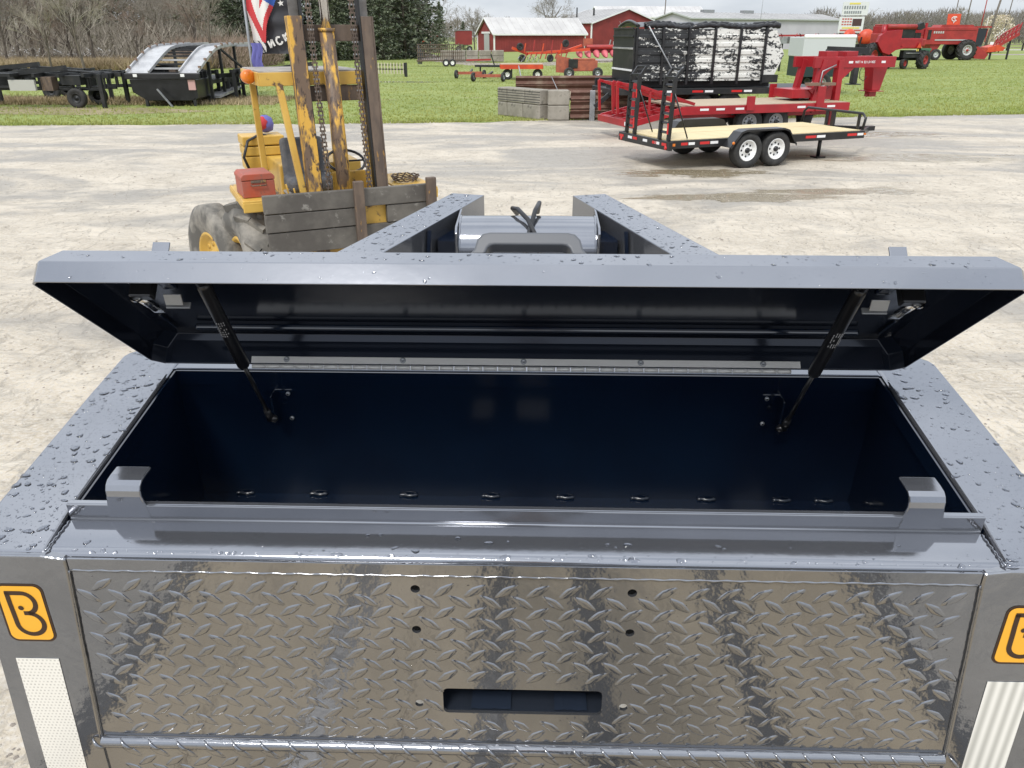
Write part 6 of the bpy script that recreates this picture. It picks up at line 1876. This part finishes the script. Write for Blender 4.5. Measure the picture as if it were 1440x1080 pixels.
# far wood: twiggy mass behind everything
def farwood(name, label, xr, yf, hf, n, m, w_=.10):
    rr = random.Random(n + 3); b = MB()
    for i in range(n):
        x = rr.uniform(*xr); y = yf(x) + rr.uniform(0, 14)
        cell = math.floor(x / 5.5); cr_ = random.Random(cell * 7 + 1)
        H_ = hf(x) * cr_.uniform(.72, 1.08); cx_ = (cell + .5) * 5.5 + cr_.uniform(-1, 1)
        z = rr.random() ** .8 * H_ * math.sqrt(max(.15, 1 - ((x - cx_) / 4.6) ** 2))
        d = Vector(((x - cx_) * .22 + rr.uniform(-.6, .6), rr.uniform(-.3, .3), rr.uniform(.5, 1.2))) * rr.uniform(.5, 1.5)
        ww = w_ * rr.uniform(.5, 1.3); o = len(b.v)
        b.v += [(x - ww, y, z), (x + ww, y, z), (x + d.x, y + d.y, z + d.z)]
        b.f.append((o, o + 1, o + 2)); b.m.append(0); b.sm.append(False)
    b.mats = [m]
    return b.build(name, fix=False, kind='stuff', label=label, category='wood')
farwood('far_wood', 'distant leafless grey wood along the horizon', (-170, 320), lambda x: 285 + .05 * abs(x), lambda x: 7.5 + max(0, x) * .018, 60000, TWIGF, .13)
farwood('far_wood', 'taller leafless wood on the horizon at the right behind the combines', (84, 330), lambda x: 228 + .05 * x, lambda x: 10.0 + 1.0 * math.sin(x * .05), 60000, TWIGF, .11)
farwood('far_wood', 'dense dark wood behind the bare trees at the far left', (-130, -32), lambda x: 108, lambda x: 12, 45000, TWIGF, .06)
# conifers
T_con = 'dark evergreens behind the forklift'
c0 = tree_thing('conifer', 'dark dense evergreen in the row behind the forklift', 'tree', conifer_mesh(1, 14, 4.2), (-25.5, 92, 0), 0, T_con)
c1 = tree_thing('conifer', 'dark dense evergreen in the row behind the forklift', 'tree', conifer_mesh(2, 13, 3.9), (-20.5, 97, 0), 0, T_con)
for k, (x, y, s_) in enumerate(((-31, 94, 1.0), (-28.6, 99, 1.15), (-34.5, 98, 1.1), (-22.5, 101, 1.2), (-17.6, 95, 1.1), (-14.8, 99, 1.12), (-12.2, 96, .98), (-24, 88, .85), (-16.4, 104, 1.3), (-19.2, 91, .8), (-11.2, 103, 1.0), (-37.5, 102, 1.2), (-26.5, 104, 1.2), (-21, 106, 1.25), (-13.6, 107, 1.1), (-30.2, 106, 1.2), (-52, 108, 1.2), (-57, 112, 1.3), (-62, 109, 1.15), (-47, 112, 1.2), (-18.5, 89, .6), (-14, 91, .65), (-29.5, 88.5, .7))):
    copy_tree((c0, c1)[k % 2], (x, y, 0), rt.uniform(0, 360), 'dark dense evergreen in the row behind the forklift', T_con, s_)
copy_tree(c0, (-10.9, 128, 0), 40, 'lone shaggy evergreen among bare trees left of the low barn', scale=(.42, .42, .50))['group'] = 'two lone evergreens'
copy_tree(c1, (-8.6, 150, 0), 80, 'small pointed evergreen just behind the grain wagon', scale=(.32, .32, .36))['group'] = 'two lone evergreens'
for o in [q for q in COL.objects if q.get('group') == 'two lone evergreens']: del o['group']
# mid bare trees between the evergreens and the barn, and the tall one behind it
mids = [(-13.5, 122, 1.0), (-12.2, 131, 1.2), (-15.0, 128, 1.15), (-9.4, 152, 1.0), (-7.0, 158, 1.05), (-4.6, 165, .9), (-16.6, 118, 1.1)]
for k, (x, y, s_) in enumerate(mids):
    copy_tree(bt[k % 2], (x, y, 0), rt.uniform(0, 360), 'bare leafless tree in the gap left of the low barn', 'bare trees left of the low barn', s_)
big = tree_thing('big_bare_tree', 'big spreading bare tree rising behind the low red barn roof', 'tree', bare_mesh(31, 13.5, 1.25, TWIG, 6, .34, 3), (8.2, 172, 0))
for k, (x, y, s_, lab) in enumerate(((43.5, 225, .62, 'small round bare tree above the blue building roof, the left one'), (54, 225, .60, 'small round bare tree above the blue building roof, the middle one'), (61, 228, .58, 'small round bare tree above the blue building roof, the right one'))):
    copy_tree(big, (x, y, 0), 70 * k, lab, None, s_)
for k in range(22):
    x = 84 + k * 7.5 + rt.uniform(-2, 2); y = 196 + rt.uniform(0, 26)
    copy_tree(bt[k % 2], (x, y, 0), rt.uniform(0, 360), 'bare tree standing out of the wood behind the red combines', 'bare trees along the right horizon', rt.uniform(.95, 1.25))
copy_tree(bt[0], (91.5, 148, 0), 20, 'tall pale bare tree at the right edge above the fence', None, 1.25)
copy_tree(bt[1], (98, 152, 0), 90, 'reddish bare tree at the right edge behind the fence', None, 1.0)
# blossoming tree
a, c = bare_mesh(41, 4.6, 1.1, TWIGP, 4, .10)
rr = random.Random(9)
for i in range(2600):
    th_ = rr.uniform(0, 6.283); u = rr.random() ** .5; z = rr.uniform(.6, 4.4)
    rad = 1.75 * u * math.sqrt(max(.05, 1 - ((z - 2.5) / 2.3) ** 2))
    p = Vector((rad * math.cos(th_), rad * math.sin(th_), z)); s_ = rr.uniform(.04, .10)
    d1 = Vector((rr.uniform(-1, 1), rr.uniform(-1, 1), rr.uniform(-1, 1))).normalized() * s_; d2 = d1.cross(Vector((.3, .5, .8))).normalized() * s_
    o = len(c.v); c.v += [tuple(p - d1), tuple(p + d2), tuple(p + d1), tuple(p - d2)]; c.f.append((o, o + 1, o + 2, o + 3)); c.m.append(c.mi(BLOSSOM)); c.sm.append(False)
tree_thing('blossom_tree', 'small tree in pale cream blossom beside the thick leaning pole', 'tree', (a, c), (74.6, 131, 0)).scale = (1.35, 1.35, 1.2)
# brush pile by the left wood
b = MB(); rr = random.Random(77)
for i in range(900):
    x, y = rr.uniform(-46, -34), rr.uniform(70, 73); z = rr.uniform(.1, 1.3)
    d = Vector((rr.uniform(-1, 1), rr.uniform(-.5, .5), rr.uniform(-.3, .4))) * rr.uniform(.3, 1.0)
    b.bar((x, y, z), (x + d.x, y + d.y, z + d.z), .07, .07, TWIGP if i % 4 else WHT)
b.build('brush_pile', None, fix=False, kind='stuff', label='pile of pale cut branches at the edge of the left wood', category='brush pile')
